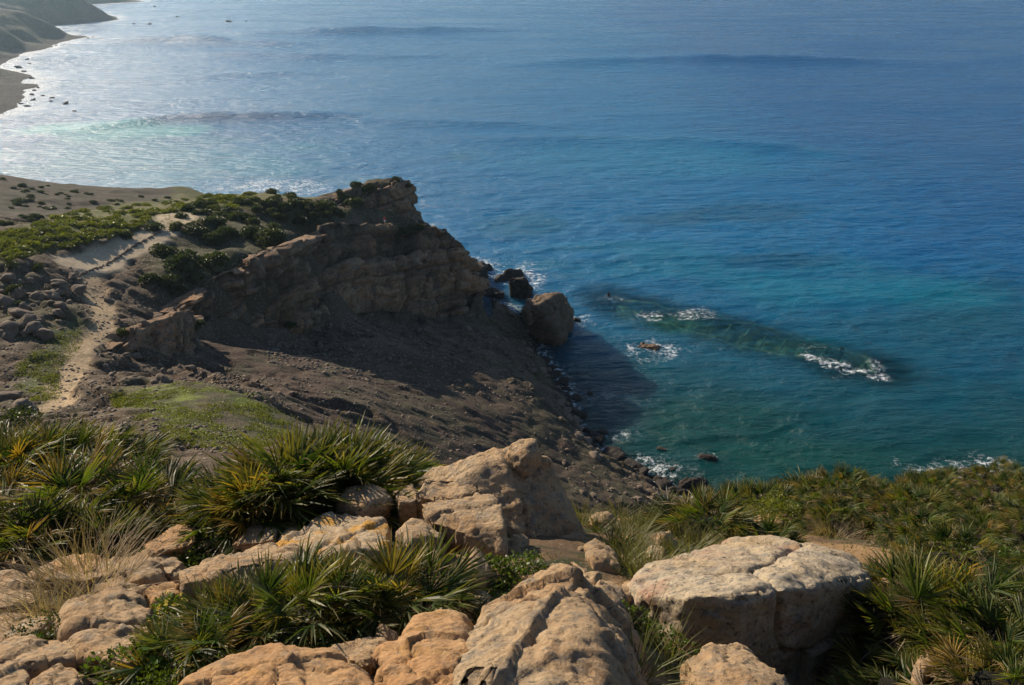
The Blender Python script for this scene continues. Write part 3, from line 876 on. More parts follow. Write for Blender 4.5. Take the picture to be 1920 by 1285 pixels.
# ------------------------------------------------------------------ boulders
def hull_rock(name, pts, voxel, seed, amp=1.0, mat=None, facets=18, smooth=0, cut=.055):
    """convex block from corner points, remeshed and weathered; origin at its base"""
    pts = np.array(pts)
    org = np.array([pts[:, 0].mean(), pts[:, 1].mean(), pts[:, 2].min()])
    bm = bmesh.new()
    for p in pts - org: bm.verts.new(p)
    bmesh.ops.convex_hull(bm, input=bm.verts)
    loose = [v_ for v_ in bm.verts if not v_.link_faces]
    if loose: bmesh.ops.delete(bm, geom=loose, context='VERTS')
    bmesh.ops.recalc_face_normals(bm, faces=bm.faces)
    tmp = bpy.data.meshes.new('tmp'); bm.to_mesh(tmp); bm.free()
    o = bpy.data.objects.new('tmp', tmp); COL.objects.link(o)
    md = o.modifiers.new('r', 'REMESH'); md.mode = 'VOXEL'; md.voxel_size = voxel; md.use_smooth_shade = True
    dg = bpy.context.evaluated_depsgraph_get()
    me = bpy.data.meshes.new_from_object(o.evaluated_get(dg), depsgraph=dg)
    bpy.data.objects.remove(o); bpy.data.meshes.remove(tmp)
    me.name = name
    n = len(me.vertices)
    Vv = np.empty(n * 3); me.vertices.foreach_get('co', Vv); Vv = Vv.reshape(-1, 3)
    E = np.empty(len(me.edges) * 2, np.int32); me.edges.foreach_get('vertices', E); E = E.reshape(-1, 2)
    deg = np.bincount(E.ravel(), minlength=n)[:, None].clip(1)
    for _ in range(smooth):
        acc = np.zeros_like(Vv); np.add.at(acc, E[:, 0], Vv[E[:, 1]]); np.add.at(acc, E[:, 1], Vv[E[:, 0]])
        Vv = Vv * 0.4 + acc / deg * 0.6
    me.vertices.foreach_set('co', Vv.ravel()); me.update()
    size = float(np.sort(np.ptp(pts, axis=0))[1])
    rs = np.random.default_rng(seed)
    for _ in range(facets):
        nv = rs.normal(size=3) * np.array([1, 1, .8]) + np.array([0, 0, .15]); nv /= np.linalg.norm(nv)
        dd = Vv @ nv; over = np.clip(dd - (dd.max() - size * rs.uniform(.012, cut)), 0, None)
        Vv = Vv - nv * over[:, None] * 0.93
    me.vertices.foreach_set('co', Vv.ravel()); me.update()
    Nn = np.empty(n * 3); me.vertex_normals.foreach_get('vector', Nn); Nn = Nn.reshape(-1, 3)
    q = Vv + org + seed * 1.37
    X, Y, Z = q.T / size
    big = fbm(X * 1.7, Y * 1.7, Z * 1.7, 3, seed) * 0.02
    f1, f2, cid = worley(X * 1.8 + big * 4, Y * 1.8, Z * 2.6, seed)
    crack = -0.06 * np.exp(-(f2 - f1) / 0.022) * sstep(-.15, .25, fbm(X * 2, Y * 2, Z * 2, 2, seed + 31)) + (cid - 0.5) * 0.045
    bd = Z * 1.0 + rs.uniform(-.5, .5) * X + rs.uniform(-.4, .4) * Y + 0.08 * fbm(X * 2, Y * 2, Z * 2, 2, seed + 3)
    st = vnoise(bd * 9, bd * 0, bd * 0, seed + 5)
    st = np.sign(st) * np.abs(st) ** 0.35 * 0.013
    step = 0
    for _ in range(9):                     # broken ledges
        nv = rs.normal(size=3) * np.array([1, 1, .7]); nv /= np.linalg.norm(nv)
        dd = X * nv[0] + Y * nv[1] + Z * nv[2] + fbm(X * 4, Y * 4, Z * 4, 2, seed + 21) * .05
        q0 = np.quantile(dd, rs.uniform(.2, .8))
        step = step + rs.uniform(-.04, .04) * sstep(-.007, .007, dd - q0)
    med = fbm(X * 5, Y * 5, Z * 5, 4, seed + 7, .6) * 0.016
    p1, p2, _ = worley(X * 10, Y * 10, Z * 10, seed + 8)
    pits = -0.016 * (1 - sstep(0.1, 0.3, p1)) * sstep(0, .3, fbm(X * 3, Y * 3, Z * 3, 2, seed + 9))
    ridg = -0.012 * (1 - np.abs(fbm(X * 9, Y * 9, Z * 13, 3, seed + 13)) * 3).clip(0, 1)
    fine = fbm(X * 24, Y * 24, Z * 24, 3, seed + 11) * 0.012
    disp = (big + crack + st + step + med + pits + ridg + fine) * size * amp
    Vv = Vv + Nn * disp[:, None]
    me.vertices.foreach_set('co', Vv.ravel()); me.update()
    me.polygons.foreach_set('use_smooth', np.ones(len(me.polygons), bool))
    if mat: me.materials.append(mat)
    return obj(name, me, None, None, org)


def block(top, drop, taper=1.06, lean=(0, 0)):
    T = np.array([atd(*t) for t in top]) if len(top[0]) == 3 else np.array(top)
    c = T.mean(0); Bt = T.copy()
    Bt[:, :2] = c[:2] + (T[:, :2] - c[:2]) * taper + np.array(lean)
    Bt[:, 2] = np.minimum(T[:, 2] - drop * 0.6, c[2] - drop)
    return np.vstack([T, Bt])


HERO = [
 ('flat-topped square boulder with shaded grey face, largest at lower right', 'sandstone_red', 2.2, 1.1,
  [(1178, 1112, 7.6), (1215, 1068, 8.3), (1290, 1052, 8.6), (1362, 1022, 9.0), (1500, 1022, 9.0), (1600, 1034, 8.6), (1632, 1066, 8.0), (1500, 1090, 7.2), (1395, 1116, 6.8), (1300, 1124, 6.9)]),
 ('tall peaked grey boulder rising above the others at centre', 'sandstone', 1.0, 1.1,
  [(765, 908, 10.5), (800, 880, 10.9), (890, 866, 11.0), (950, 832, 10.9), (985, 822, 10.8), (1008, 826, 10.8), (1030, 860, 10.8), (1090, 1000, 10.5), (1085, 1022, 10.1), (960, 1055, 9.7), (800, 935, 10.1), (905, 905, 10.25), (965, 850, 10.45)]),
 ('angular block stepping down to the left of the peak', 'sandstone', 0.7, 1.05, [(768, 928, 9.8), (803, 892, 10.25), (885, 886, 10.3), (912, 912, 10.0), (850, 940, 9.6)]),
 ('small jagged cap block on top of the peaked boulder', 'sandstone', 0.35, 1.1, [(948, 846, 10.4), (962, 824, 10.6), (1002, 823, 10.6), (1016, 846, 10.45), (982, 862, 10.2)]),
 ('rounded grey boulder leaning against the peaked boulder', 'sandstone', 0.8, 1.0,
  [(785, 940, 9.0), (830, 922, 9.4), (930, 925, 9.3), (942, 948, 8.9), (800, 965, 8.6), (850, 990, 8.4), (945, 985, 8.4), (955, 1050, 8.2)]),
 ('small dark rounded boulder behind the fan palm', 'sandstone', 0.5, 1.1, [(738, 990, 8.5), (775, 966, 8.8), (815, 975, 8.7), (838, 1005, 8.4), (765, 1010, 8.1)]),
 ('small pointed grey rock below the peaked boulder', 'sandstone', 0.45, 1.3, [(888, 1022, 7.6), (900, 1026, 7.6), (858, 1068, 7.3), (930, 1070, 7.4), (890, 1085, 7.0)]),
 ('ridged tan boulder with a lit left flank at bottom centre', 'sandstone', 0.9, 1.1,
  [(1062, 1072, 6.35), (1078, 1078, 6.3), (895, 1156, 6.05), (890, 1210, 5.5), (1090, 1180, 5.35), (1108, 1310, 4.5), (878, 1320, 4.6), (1168, 1150, 6.6), (1190, 1300, 5.7)]),
 ('flat tan slab wedged behind the ridged boulder', 'sandstone', 0.5, 1.1, [(950, 1078, 7.4), (1000, 1046, 7.8), (1088, 1036, 7.7), (1108, 1060, 7.2), (1175, 1155, 6.5), (1060, 1090, 6.9)]),
 ('grey upright rock right of the peaked boulder', 'sandstone', 0.6, 1.1, [(1095, 1022, 8.7), (1130, 1007, 8.9), (1150, 1030, 8.7), (1162, 1065, 8.3), (1110, 1060, 8.2)]),
 ('speckled rounded boulder in front of the square boulder', 'sandstone', 0.5, 1.15, [(1282, 1232, 5.7), (1335, 1206, 6.0), (1400, 1204, 6.0), (1450, 1240, 5.7), (1490, 1300, 5.3), (1310, 1300, 5.0), (1400, 1320, 4.9)]),
 ('orange rock ledge among the palms behind the square boulder', 'sandstone_warm', 0.5, 1.05, [(1392, 984, 12.8), (1408, 964, 13.2), (1470, 961, 13.3), (1489, 974, 13.0), (1455, 984, 12.6)]),
 ('leaning grey rock in the grass left of the square boulder', 'sandstone', 0.8, 1.1, [(1226, 992, 10.5), (1245, 985, 10.7), (1262, 995, 10.5), (1290, 1040, 10.2), (1240, 1005, 10.1)]),
 ('grey faced boulder behind the bottom left palm clump', 'sandstone', 0.9, 1.0, [(330, 1078, 7.7), (420, 1036, 8.3), (505, 1022, 8.5), (560, 1040, 8.1), (540, 1062, 7.6), (345, 1092, 7.3)]),
 ('long tan boulder with orange lichen left of centre', 'sandstone_lichen', 0.8, 1.0, [(500, 1020, 8.6), (560, 985, 9.2), (605, 950, 9.6), (690, 958, 9.5), (728, 992, 8.9), (722, 1035, 8.3), (590, 1045, 8.0)]),
 ('small tan boulder left of the lichen boulder', 'sandstone', 0.5, 1.1, [(425, 1022, 9.0), (468, 974, 9.6), (522, 984, 9.5), (520, 1010, 9.0)]),
 ('rounded pair-topped boulder between palm and peaked boulder', 'sandstone', 0.5, 1.1, [(630, 945, 9.9), (655, 920, 10.2), (712, 913, 10.3), (732, 938, 10.0), (680, 955, 9.6)]),
 ('small grey boulder touching the left end of the peaked boulder', 'sandstone', 0.5, 1.1, [(735, 917, 10.2), (765, 906, 10.4), (792, 920, 10.1), (780, 942, 9.8), (742, 940, 9.7)]),
 ('layered tan rock under the left palm thicket', 'sandstone_warm', 0.5, 1.0, [(258, 1020, 9.1), (300, 988, 9.6), (360, 975, 9.8), (368, 1015, 9.2), (280, 1035, 8.8)]),
 ('low tan ledge along the foot of the left palm thicket', 'sandstone', 0.4, 1.0, [(50, 1075, 8.3), (120, 1048, 8.8), (190, 1053, 8.6), (262, 1045, 8.8), (270, 1062, 8.3), (150, 1085, 7.8)]),
 ('rough grey boulder at the left edge of the picture', 'sandstone', 0.5, 1.0, [(-60, 1100, 7.9), (0, 1073, 8.3), (60, 1080, 8.1), (105, 1110, 7.6), (30, 1135, 7.2), (-50, 1130, 7.3)]),
 ('flat tan boulder low at the left edge', 'sandstone', 0.4, 1.0, [(-60, 1180, 6.8), (0, 1145, 7.2), (60, 1140, 7.2), (100, 1165, 6.9), (60, 1190, 6.5), (-40, 1210, 6.4)]),
 ('dark overhanging boulder under the dry grass tuft', 'sandstone', 0.45, 0.95, [(112, 1165, 6.7), (140, 1132, 7.1), (220, 1112, 7.4), (262, 1120, 7.2), (298, 1148, 6.9), (262, 1172, 6.5), (140, 1188, 6.3)]),
 ('rounded tan boulder with dark hollows at lower left', 'sandstone', 0.5, 1.1, [(138, 1222, 6.0), (165, 1182, 6.5), (230, 1174, 6.6), (292, 1182, 6.4), (322, 1225, 5.9), (230, 1250, 5.5)]),
 ('tan boulder at the bottom left corner beside small herbs', 'sandstone', 0.4, 1.1, [(40, 1285, 5.2), (80, 1252, 5.6), (130, 1232, 5.8), (165, 1255, 5.5), (180, 1300, 5.0), (60, 1310, 4.9)]),
 ('pale rock cut by the bottom left corner', 'sandstone', 0.4, 1.1, [(-60, 1290, 5.2), (-20, 1255, 5.6), (40, 1250, 5.6), (65, 1275, 5.3), (20, 1310, 4.9)]),
 ('warm tan boulder along the bottom edge below the palms', 'sandstone_warm', 0.5, 1.05, [(340, 1300, 4.7), (440, 1254, 5.1), (520, 1234, 5.3), (610, 1236, 5.3), (680, 1268, 5.0), (710, 1300, 4.6), (500, 1320, 4.5)]),
 ('warm sloping slab left of the ridged boulder', 'sandstone_warm', 0.5, 1.05, [(690, 1285, 4.8), (790, 1170, 5.8), (860, 1160, 6.0), (880, 1200, 5.5), (892, 1250, 5.1), (840, 1300, 4.6)]),
 ('small tan rock beside the grey faced boulder', 'sandstone_warm', 0.4, 1.05, [(268, 1110, 7.6), (300, 1088, 7.9), (335, 1085, 7.9), (340, 1115, 7.5), (290, 1125, 7.2)]),
 ('sandy ledge on the skyline of the right slope', 'sandstone_warm', 0.6, 1.1, [(1565, 922, 17.6), (1600, 914, 17.9), (1650, 914, 17.9), (1700, 926, 17.6), (1620, 932, 17.2)]),
 ('sandy rock on the skyline at the right edge', 'sandstone_warm', 0.7, 1.1, [(1840, 922, 17.0), (1880, 896, 17.6), (1930, 894, 17.6), (1960, 920, 17.0), (1890, 935, 16.4)]),
 ('small yellow rock left of the square boulder top', 'sandstone_warm', 0.3, 1.1, [(1298, 1052, 9.6), (1330, 1042, 9.8), (1360, 1048, 9.6), (1335, 1060, 9.3)]),
 ('small yellow lichen rock in the grass below the leaning rock', 'sandstone_lichen', 0.4, 1.1, [(1205, 1040, 9.6), (1225, 1024, 9.9), (1248, 1030, 9.7), (1240, 1055, 9.3)]),
 ('low grey rock at the left foot of the square boulder', 'sandstone', 0.4, 1.1, [(1145, 1100, 7.9), (1185, 1085, 8.2), (1200, 1105, 7.9), (1165, 1130, 7.4)]),
 ('pale stone in the grass right of the peaked boulder', 'sandstone', 0.25, 1.1, [(1105, 968, 11.5), (1140, 960, 11.7), (1155, 970, 11.5), (1125, 980, 11.2)]),
 ('small flat tan stone in the grass by the grey upright rock', 'sandstone_warm', 0.25, 1.1, [(1155, 1000, 10.5), (1175, 992, 10.7), (1195, 1000, 10.5), (1175, 1008, 10.2)]),
 ('pale slab behind the fan palms at lower right', 'sandstone', 0.3, 1.1, [(1715, 1215, 6.6), (1760, 1212, 6.7), (1755, 1240, 6.3), (1730, 1262, 6.0)]),
 ('flat orange stones at the right edge of the slope', 'sandstone_warm', 0.35, 1.1, [(1860, 1115, 8.9), (1900, 1095, 9.3), (1950, 1100, 9.2), (1930, 1125, 8.8)]),
 ('bare orange rock in the herbs at the right edge', 'sandstone_warm', 0.3, 1.1, [(1850, 1045, 10.3), (1880, 1036, 10.5), (1900, 1045, 10.3), (1875, 1055, 10)]),
]
EXTRA = [(215, 1090, 8.0, 70, 30), (30, 1225, 6.0, 60, 28), (110, 1225, 6.1, 45, 22), (400, 1100, 7.4, 60, 30), (255, 1070, 8.4, 50, 22), (155, 1068, 8.4, 55, 24), (880, 1115, 7.0, 45, 24), (690, 1215, 5.6, 60, 30),
         (1010, 1095, 7.4, 60, 26), (640, 1010, 9.0, 60, 26), (560, 1010, 9.2, 50, 24), (870, 1090, 7.2, 40, 20), (1130, 1110, 7.4, 50, 28), (15, 1060, 8.7, 60, 24), (330, 1180, 6.4, 50, 26), (290, 1055, 8.8, 60, 26), (770, 1230, 5.4, 70, 34)]
erng = random.Random(5)
ELAB = ['medium rock under the upper end of the dry grass tuft', 'medium rock in the hollow at the left edge', 'medium rock between the hollow and the rounded tan boulder', 'medium rock at the foot of the grey faced boulder', 'medium rock right of the low tan ledge', 'medium rock on the middle of the low tan ledge', 'medium rock beside the clover like herb mat', 'medium rock under the dark fan palm, by the sloping slab', 'medium rock behind the ridged boulder and flat slab', 'medium rock below the right end of the lichen boulder', 'medium rock in the middle of the lichen boulder front', 'medium rock left of the clover like herb mat', 'medium rock between the ridged boulder and the square boulder', 'medium rock behind the rough grey boulder at the left edge', 'medium rock beside the yellow flowers', 'medium rock above the small tan rock by the grey faced boulder', 'medium rock on the sloping slab left of the ridged boulder']
for ei_, (u_, v_, d_, a_u, a_v) in enumerate(EXTRA):
    tp_ = [(u_ + math.cos(t_) * a_u * erng.uniform(.7, 1.1), v_ - math.sin(t_) * a_v * erng.uniform(.7, 1.1), d_ + math.sin(t_) * .35 + erng.uniform(-.08, .08)) for t_ in np.linspace(0, 5.4, 7)]
    HERO.append((ELAB[ei_], erng.choice(['sandstone', 'sandstone', 'sandstone_warm']), .4, 1.1, tp_))
for i, (lab, mt, drop, tap, top) in enumerate(HERO):
    dm = sum(t[2] for t in top) / len(top)
    o = hull_rock('boulder', block(top, drop, tap), max(0.018, dm * 0.0037), 300 + i * 7, {0: .62, 1: .8}.get(i, 1.0), M[mt], cut=.03 if i == 0 else .055)
    tag(o, lab, 'boulder')

# rocks standing in the sea
STACKS = [
 ('blocky tan rock stack at the water edge below the headland', 'searock', [atz(1015, 640, 0), atz(1055, 642, 0), atz(1060, 610, 0), atz(1010, 600, 0), atY(1005, 562, 157), atY(1045, 556, 158), atY(1060, 566, 160), atY(1022, 575, 152), atY(985, 575, 156), atz(1000, 600, -1)]),
 ('tan rock shoulder joining the rock stack to the slope', 'searock', [atz(975, 610, 0), atz(1015, 635, 0), atz(1010, 590, 0), atz(970, 580, 0), atY(975, 572, 153), atY(1000, 562, 156), atY(1012, 580, 153), atY(985, 590, 151)]),
 ('square grey block on the seaward side of the rock stack', 'searock', [atz(1035, 625, 0), atz(1062, 628, 0), atz(1066, 600, 0), atz(1040, 596, 0), atY(1040, 560, 163), atY(1062, 558, 164), atY(1064, 575, 161), atY(1042, 572, 160)]),
 ('dark cube shaped rock standing in the surf', 'wet', [atz(955, 553, 0), atz(992, 553, 0), atz(994, 535, 0), atz(950, 535, 0), atY(952, 526, 178), atY(965, 519, 179), atY(990, 518, 180), atY(994, 530, 178), atY(972, 525, 176)]),
 ('low dark rock behind the cube shaped rock in the surf', 'wet', [atz(925, 530, 0), atz(985, 525, 0), atz(980, 512, 0), atz(930, 520, 0), atz(950, 508, 2.2), atz(972, 505, 2.4), atz(945, 515, 1.4)]),
 ('dark rock at the foot of the cliff tip', 'wet', [atz(878, 530, 0), atz(915, 540, 0), atz(915, 515, 0), atz(880, 500, 0), atz(885, 495, 4.0), atz(908, 500, 3.5), atz(912, 510, 3.2), atz(882, 510, 4.4)]),
 ('dark jagged rock behind the foot of the cliff tip', 'wet', [atz(890, 505, 0), atz(925, 508, 0), atz(922, 495, 0), atz(890, 492, 0), atz(900, 490, 2.0), atz(918, 494, 1.6), atz(905, 497, 2.2)]),
 ('dark rock wedged between the cliff foot and the cube shaped rock', 'wet', [atz(905, 558, 0), atz(950, 565, 0), atz(950, 548, 0), atz(910, 545, 0), atz(920, 540, 2.0), atz(942, 548, 1.6), atz(930, 550, 2.0)]),
 ('small dark rock in the foam beside the tan rock stack', 'wet', [atz(1072, 605, 0), atz(1090, 606, 0), atz(1088, 597, 0), atz(1074, 597, 0), atz(1078, 596, 1.0), atz(1084, 597, 1.0)]),
 ('rounded brown boulder half in the water at the near shore', 'wet', [atz(1272, 925, 0), atz(1320, 925, 0), atz(1325, 905, 0), atz(1275, 905, 0), atz(1280, 895, 1.6), atz(1312, 893, 1.7), atz(1322, 905, 1.2), atz(1275, 908, 1.3), atz(1300, 900, 2.0)]),
 ('dark rock with white foam on both sides in the near water', 'wet', [atz(1305, 862, 0), atz(1345, 866, 0), atz(1345, 857, 0), atz(1310, 852, 0), atz(1318, 850, .6), atz(1335, 856, .7)]),
 ('low tan topped reef rock in a ring of foam', 'searock', [atz(1195, 652, -.3), atz(1235, 660, -.3), atz(1240, 648, -.3), atz(1200, 642, -.3), atz(1205, 642, .5), atz(1228, 650, .8), atz(1218, 646, .5)]),
 ('dark reef rock in the foam behind the right skyline', 'wet', [atz(1790, 895, -.3), atz(1850, 895, -.3), atz(1850, 878, -.3), atz(1800, 876, -.3), atz(1810, 880, .5), atz(1840, 880, .5)]),
]
for i, (lab, mt, pts) in enumerate(STACKS):
    pts = np.array(pts); low_ = pts[pts[:, 2] < 0.5].copy(); low_[:, 2] = -2.5
    o = hull_rock('sea_rock', np.vstack([pts, low_]), 0.2 if i < 7 else .16, 900 + 11 * i, 1.3, M[mt])
    tag(o, lab, 'rock')
# figure of the person, placed later
def skin_body(name, chain, edges, mat, parent):
    me = bpy.data.meshes.new('b'); me.from_pydata([c[0] for c in chain], edges, [])
    o = bpy.data.objects.new('b', me); COL.objects.link(o)
    o.modifiers.new('s', 'SKIN')
    for sv, c in zip(me.skin_vertices[0].data, chain): sv.radius = (c[1], c[1] * c[2])
    me.skin_vertices[0].data[0].use_root = True
    sb = o.modifiers.new('d', 'SUBSURF'); sb.levels = 2; sb.render_levels = 2
    dg = bpy.context.evaluated_depsgraph_get()
    m2_ = bpy.data.meshes.new_from_object(o.evaluated_get(dg), depsgraph=dg)
    bpy.data.objects.remove(o); m2_.name = name
    for mm_ in mat: m2_.materials.append(mm_)
    m2_.polygons.foreach_set('use_smooth', np.ones(len(m2_.polygons), bool))
    return obj(name, m2_, None, parent)
def plain(name, c, r_=.85):
    k = N(name); return k.done(k.principled(c, r_))
ch = [((0, 0, .95), .15, .8), ((0, 0, 1.15), .13, .75), ((0, .01, 1.38), .16, .65), ((0, .0, 1.5), .06, 1), ((0, .02, 1.6), .085, 1.1), ((0, .02, 1.72), .08, 1.1),
      ((.19, 0, 1.42), .06, 1), ((.27, .02, 1.15), .045, 1), ((.25, .12, .92), .035, 1), ((.25, .15, .84), .04, .6),
      ((-.19, 0, 1.42), .06, 1), ((-.28, -.02, 1.15), .045, 1), ((-.27, .06, .92), .035, 1), ((-.27, .09, .84), .04, .6),
      ((.1, 0, .88), .1, 1), ((.12, .03, .5), .065, 1), ((.13, -.02, .1), .045, 1), ((.14, .12, .04), .04, .8),
      ((-.1, 0, .88), .1, 1), ((-.13, .1, .5), .065, 1), ((-.13, .06, .1), .045, 1), ((-.14, .2, .04), .04, .8)]
ed = [(0, 1), (1, 2), (2, 3), (3, 4), (4, 5), (2, 6), (6, 7), (7, 8), (8, 9), (2, 10), (10, 11), (11, 12), (12, 13), (0, 14), (14, 15), (15, 16), (16, 17), (0, 18), (18, 19), (19, 20), (20, 21)]
ch = [(tuple(np.array(c[0])), c[1], c[2]) for c in ch]
BODY = skin_body('body', ch, ed, [], None)

# small loose stones on the near slope: shared shapes
def pebble_mesh(name, seed, mat, sub=2):
    bm = bmesh.new(); bmesh.ops.create_icosphere(bm, subdivisions=sub, radius=0.5)
    V_ = np.array([v_.co[:] for v_ in bm.verts])
    f1, f2, cid = worley(V_[:, 0] * 1.6 + seed, V_[:, 1] * 1.6, V_[:, 2] * 1.6, seed)
    r = 1 + fbm(V_[:, 0] * 3, V_[:, 1] * 3, V_[:, 2] * 3 + seed, 4, seed) * (0.22 if sub < 3 else .16)
    if sub < 3: r = r + (cid - 0.5) * 0.45
    else:
        rs_ = np.random.default_rng(seed); W_2 = V_.copy()
        for _ in range(11):
            nv = rs_.normal(size=3); nv /= np.linalg.norm(nv); dd = W_2 @ nv
            W_2 = W_2 - nv * np.clip(dd - .5 * rs_.uniform(.48, .8), 0, None)[:, None]
        r = r * np.linalg.norm(W_2, axis=1) / np.linalg.norm(V_, axis=1)
    for v_, rr in zip(bm.verts, r): v_.co *= rr
    for v_ in bm.verts: v_.co.z *= 0.72
    me = bpy.data.meshes.new(name); bm.to_mesh(me); bm.free(); me.materials.append(mat)
    if sub > 2: me.polygons.foreach_set('use_smooth', np.ones(len(me.polygons), bool))
    return me
PEB = [pebble_mesh('stone', 11 + i * 5, M['sandstone'], 4) for i in range(5)]
PEBM = [pebble_mesh('stone', 71 + i * 5, M['stone'], 2) for i in range(6)]
PEBL = [pebble_mesh('stone', 131 + i * 5, M['stone'], 4) for i in range(5)]

# ------------------------------------------------------------------ plants: shapes
def ribbons(blades):
    """blades: list of (points, widths, side vectors, tip weights) -> one leaf mesh"""
    V_, F_, T_ = [], [], []
    for pts, wd, side, tp in blades:
        b0 = len(V_)
        for i in range(len(pts) - 1):
            V_.append(pts[i] - side * wd[i]); V_.append(pts[i] + side * wd[i]); T_ += [tp[i], tp[i]]
            if i: F_.append((b0 + 2 * i - 2, b0 + 2 * i - 1, b0 + 2 * i + 1, b0 + 2 * i))
        V_.append(pts[-1]); T_.append(tp[-1])
        e = b0 + 2 * (len(pts) - 2)
        F_.append((e, e + 1, len(V_) - 1))
    return np.array(V_), F_, np.array(T_)


def frond_mesh(name, seed, mat, spread=150, nbl=22, fold=0.6, curl=0.25, tipc=1.0, broken=0.0):
    r = random.Random(seed)
    bl = []
    pet = 0.45
    px = np.array([0, 0, 1.0])
    pts = [np.array([0, 0, 0.0]), np.array([0.0, 0.02, 0.25]), np.array([0, 0.05, pet]), np.array([0, 0.055, pet + 0.03])]
    bl.append((pts, [0.008, 0.007, 0.006, 0], np.array([1.0, 0, 0]), [0.3, 0.1, 0, 0]))
    hub = np.array([0, 0.05, pet])
    for i in range(nbl):
        if r.random() < broken: continue
        a = math.radians((i / (nbl - 1) - 0.5) * spread + r.uniform(-4, 4))
        L = 0.58 * (1 - 0.25 * abs(i / (nbl - 1) - 0.5) * 2) * r.uniform(0.82, 1.08)
        d = np.array([math.sin(a), -0.12 - 0.18 * abs(math.sin(a)), math.cos(a)]); d /= np.linalg.norm(d)
        bend = np.array([0, -1, -0.35]) * curl * r.uniform(0.3, 1.5)
        pts = [hub + d * L * t + bend * L * t * t for t in (0.02, 0.38, 0.72, 1.0)]
        sd = np.cross(d, np.array([0, 1, 0])); sd /= np.linalg.norm(sd) + 1e-9
        tw = (fold if i % 2 else -fold) + r.uniform(-.3, .3)
        sd = sd * math.cos(tw) + np.array([0, 1, 0]) * math.sin(tw)
        w_ = 0.0115 * r.uniform(0.75, 1.25)
        bl.append((pts, [w_ * 0.5, w_, w_ * 0.8, 0], sd, [0.0, 0.05 * tipc, 0.25 * tipc * r.random() * 2, tipc * r.random() * 1.2]))
    V_, F_, T_ = ribbons(bl)
    me = mesh_from(name, V_, F_, False); set_attr(me, 'tip', np.clip(T_, 0, 1)); me.materials.append(mat)
    return me


FR_G = [frond_mesh('frond', 10 + i, M['palm'], sp_, nb_, cu=0) if False else frond_mesh('frond', 10 + i, M['palm'], sp_, nb_, curl=c_) for i, (sp_, nb_, c_) in enumerate([(150, 24, .12), (120, 20, .2), (190, 26, .25), (95, 17, .06), (160, 22, .4), (70, 14, .1), (135, 22, .55), (110, 18, .15)])]
FR_Y = [frond_mesh('frond', 30 + i, M['palm_yellow'], 130, 20, curl=0.2) for i in range(2)]
FR_D = [frond_mesh('frond', 40 + i, M['palm_dry'], 130, 20, curl=c_, broken=0.25, tipc=0.4) for i, c_ in enumerate([0.5, 0.9, 0.3])]


k = N('dark_core_fibre'); n_ = k.noise(k.coord('Object', (9, 9, 2)), 3, 5)
M['core_fibre'] = k.done(k.principled(k.ramp(n_, (.3, (.012, .012, .006)), (.7, (.045, .04, .02))), 1.0, k.bump(n_, 1, .1)))
SHADE_CORE = []  # trunk swollen into an added dark core that blocks light inside the clump
for i in range(3):
    bm = bmesh.new(); bmesh.ops.create_icosphere(bm, subdivisions=3, radius=1)
    cs = np.array([v_.co[:] for v_ in bm.verts]); kk_ = 1 + .35 * fbm(cs[:, 0] * 2.5 + i * 9, cs[:, 1] * 2.5, cs[:, 2] * 2, 3, 400 + i)
    for v_, q_ in zip(bm.verts, kk_): v_.co = Vector((v_.co.x * q_, v_.co.y * q_, max(-.6, v_.co.z) * q_))
    me = bpy.data.meshes.new('trunk_shade_core'); bm.to_mesh(me); bm.free(); me.materials.append(M['core_fibre']); SHADE_CORE.append(me)


def palm(base, rx, h, n, seed, label, group=None, dry=0.2, yellow=0.12, sx_=1.0, lean=(0, 0), name='dwarf_palm', mound=0.0):
    r = random.Random(seed)
    root = bpy.data.objects.new(name, None); COL.objects.link(root)
    root.location = base; root.empty_display_size = 0.2
    tag(root, label, 'palm', group)
    o = bpy.data.objects.new('trunk_shade_core', SHADE_CORE[seed % 3]); COL.objects.link(o); o.parent = root  # added core keeps the clump interior dark
    o.scale = (rx * .5 * sx_, rx * .5, max(.1, h * .22 + mound * rx * .55)); o.rotation_euler = (0, 0, seed)
    for i in range(n):
        q = math.sqrt(r.random()); a = r.uniform(0, 2 * math.pi)
        bx_, by_ = q * rx * 0.62 * math.cos(a) * sx_, q * rx * 0.62 * math.sin(a)
        th = math.radians(min(100, q * 62 + abs(r.gauss(0, 14))))
        az_ = a + r.gauss(0, 0.35)
        isdry = r.random() < dry * (0.35 + 1.3 * q)
        if isdry: th = min(math.radians(125), th + math.radians(r.uniform(0, 35)))
        s_ = h * r.uniform(0.5, 1.12) * (0.85 if isdry else 1.0)
        fm_ = r.choice(FR_D) if isdry else (r.choice(FR_Y) if r.random() < yellow else r.choice(FR_G))
        d = Vector((math.sin(th) * math.cos(az_) + lean[0], math.sin(th) * math.sin(az_) + lean[1], math.cos(th))).normalized()
        tang = Vector((-math.sin(az_), math.cos(az_), 0)); tang = (tang - d * tang.dot(d)).normalized()
        nrm_ = d.cross(tang)
        R_ = Matrix((tang, nrm_, d)).transposed().to_4x4() @ Matrix.Rotation(r.gauss(0, 0.5), 4, 'Z')
        lift = (1 - q) * h * 0.18 + mound * math.sqrt(max(0, 1 - q * q)) * rx * .9
        gz_ = fz(base[0] + bx_, base[1] + by_) - base[2] if abs(base[0]) < 20 else 0
        o = bpy.data.objects.new('frond', fm_); COL.objects.link(o); o.parent = root
        o.matrix_local = Matrix.Translation((bx_, by_, max(-0.6, min(0.6, gz_)) + lift - 0.05)) @ R_ @ Matrix.Scale(s_, 4)
    return root


def pb(u, v):
    p = fhit(u, v)
    return Vector(p) if p is not None else Vector(atd(u, v, 15))


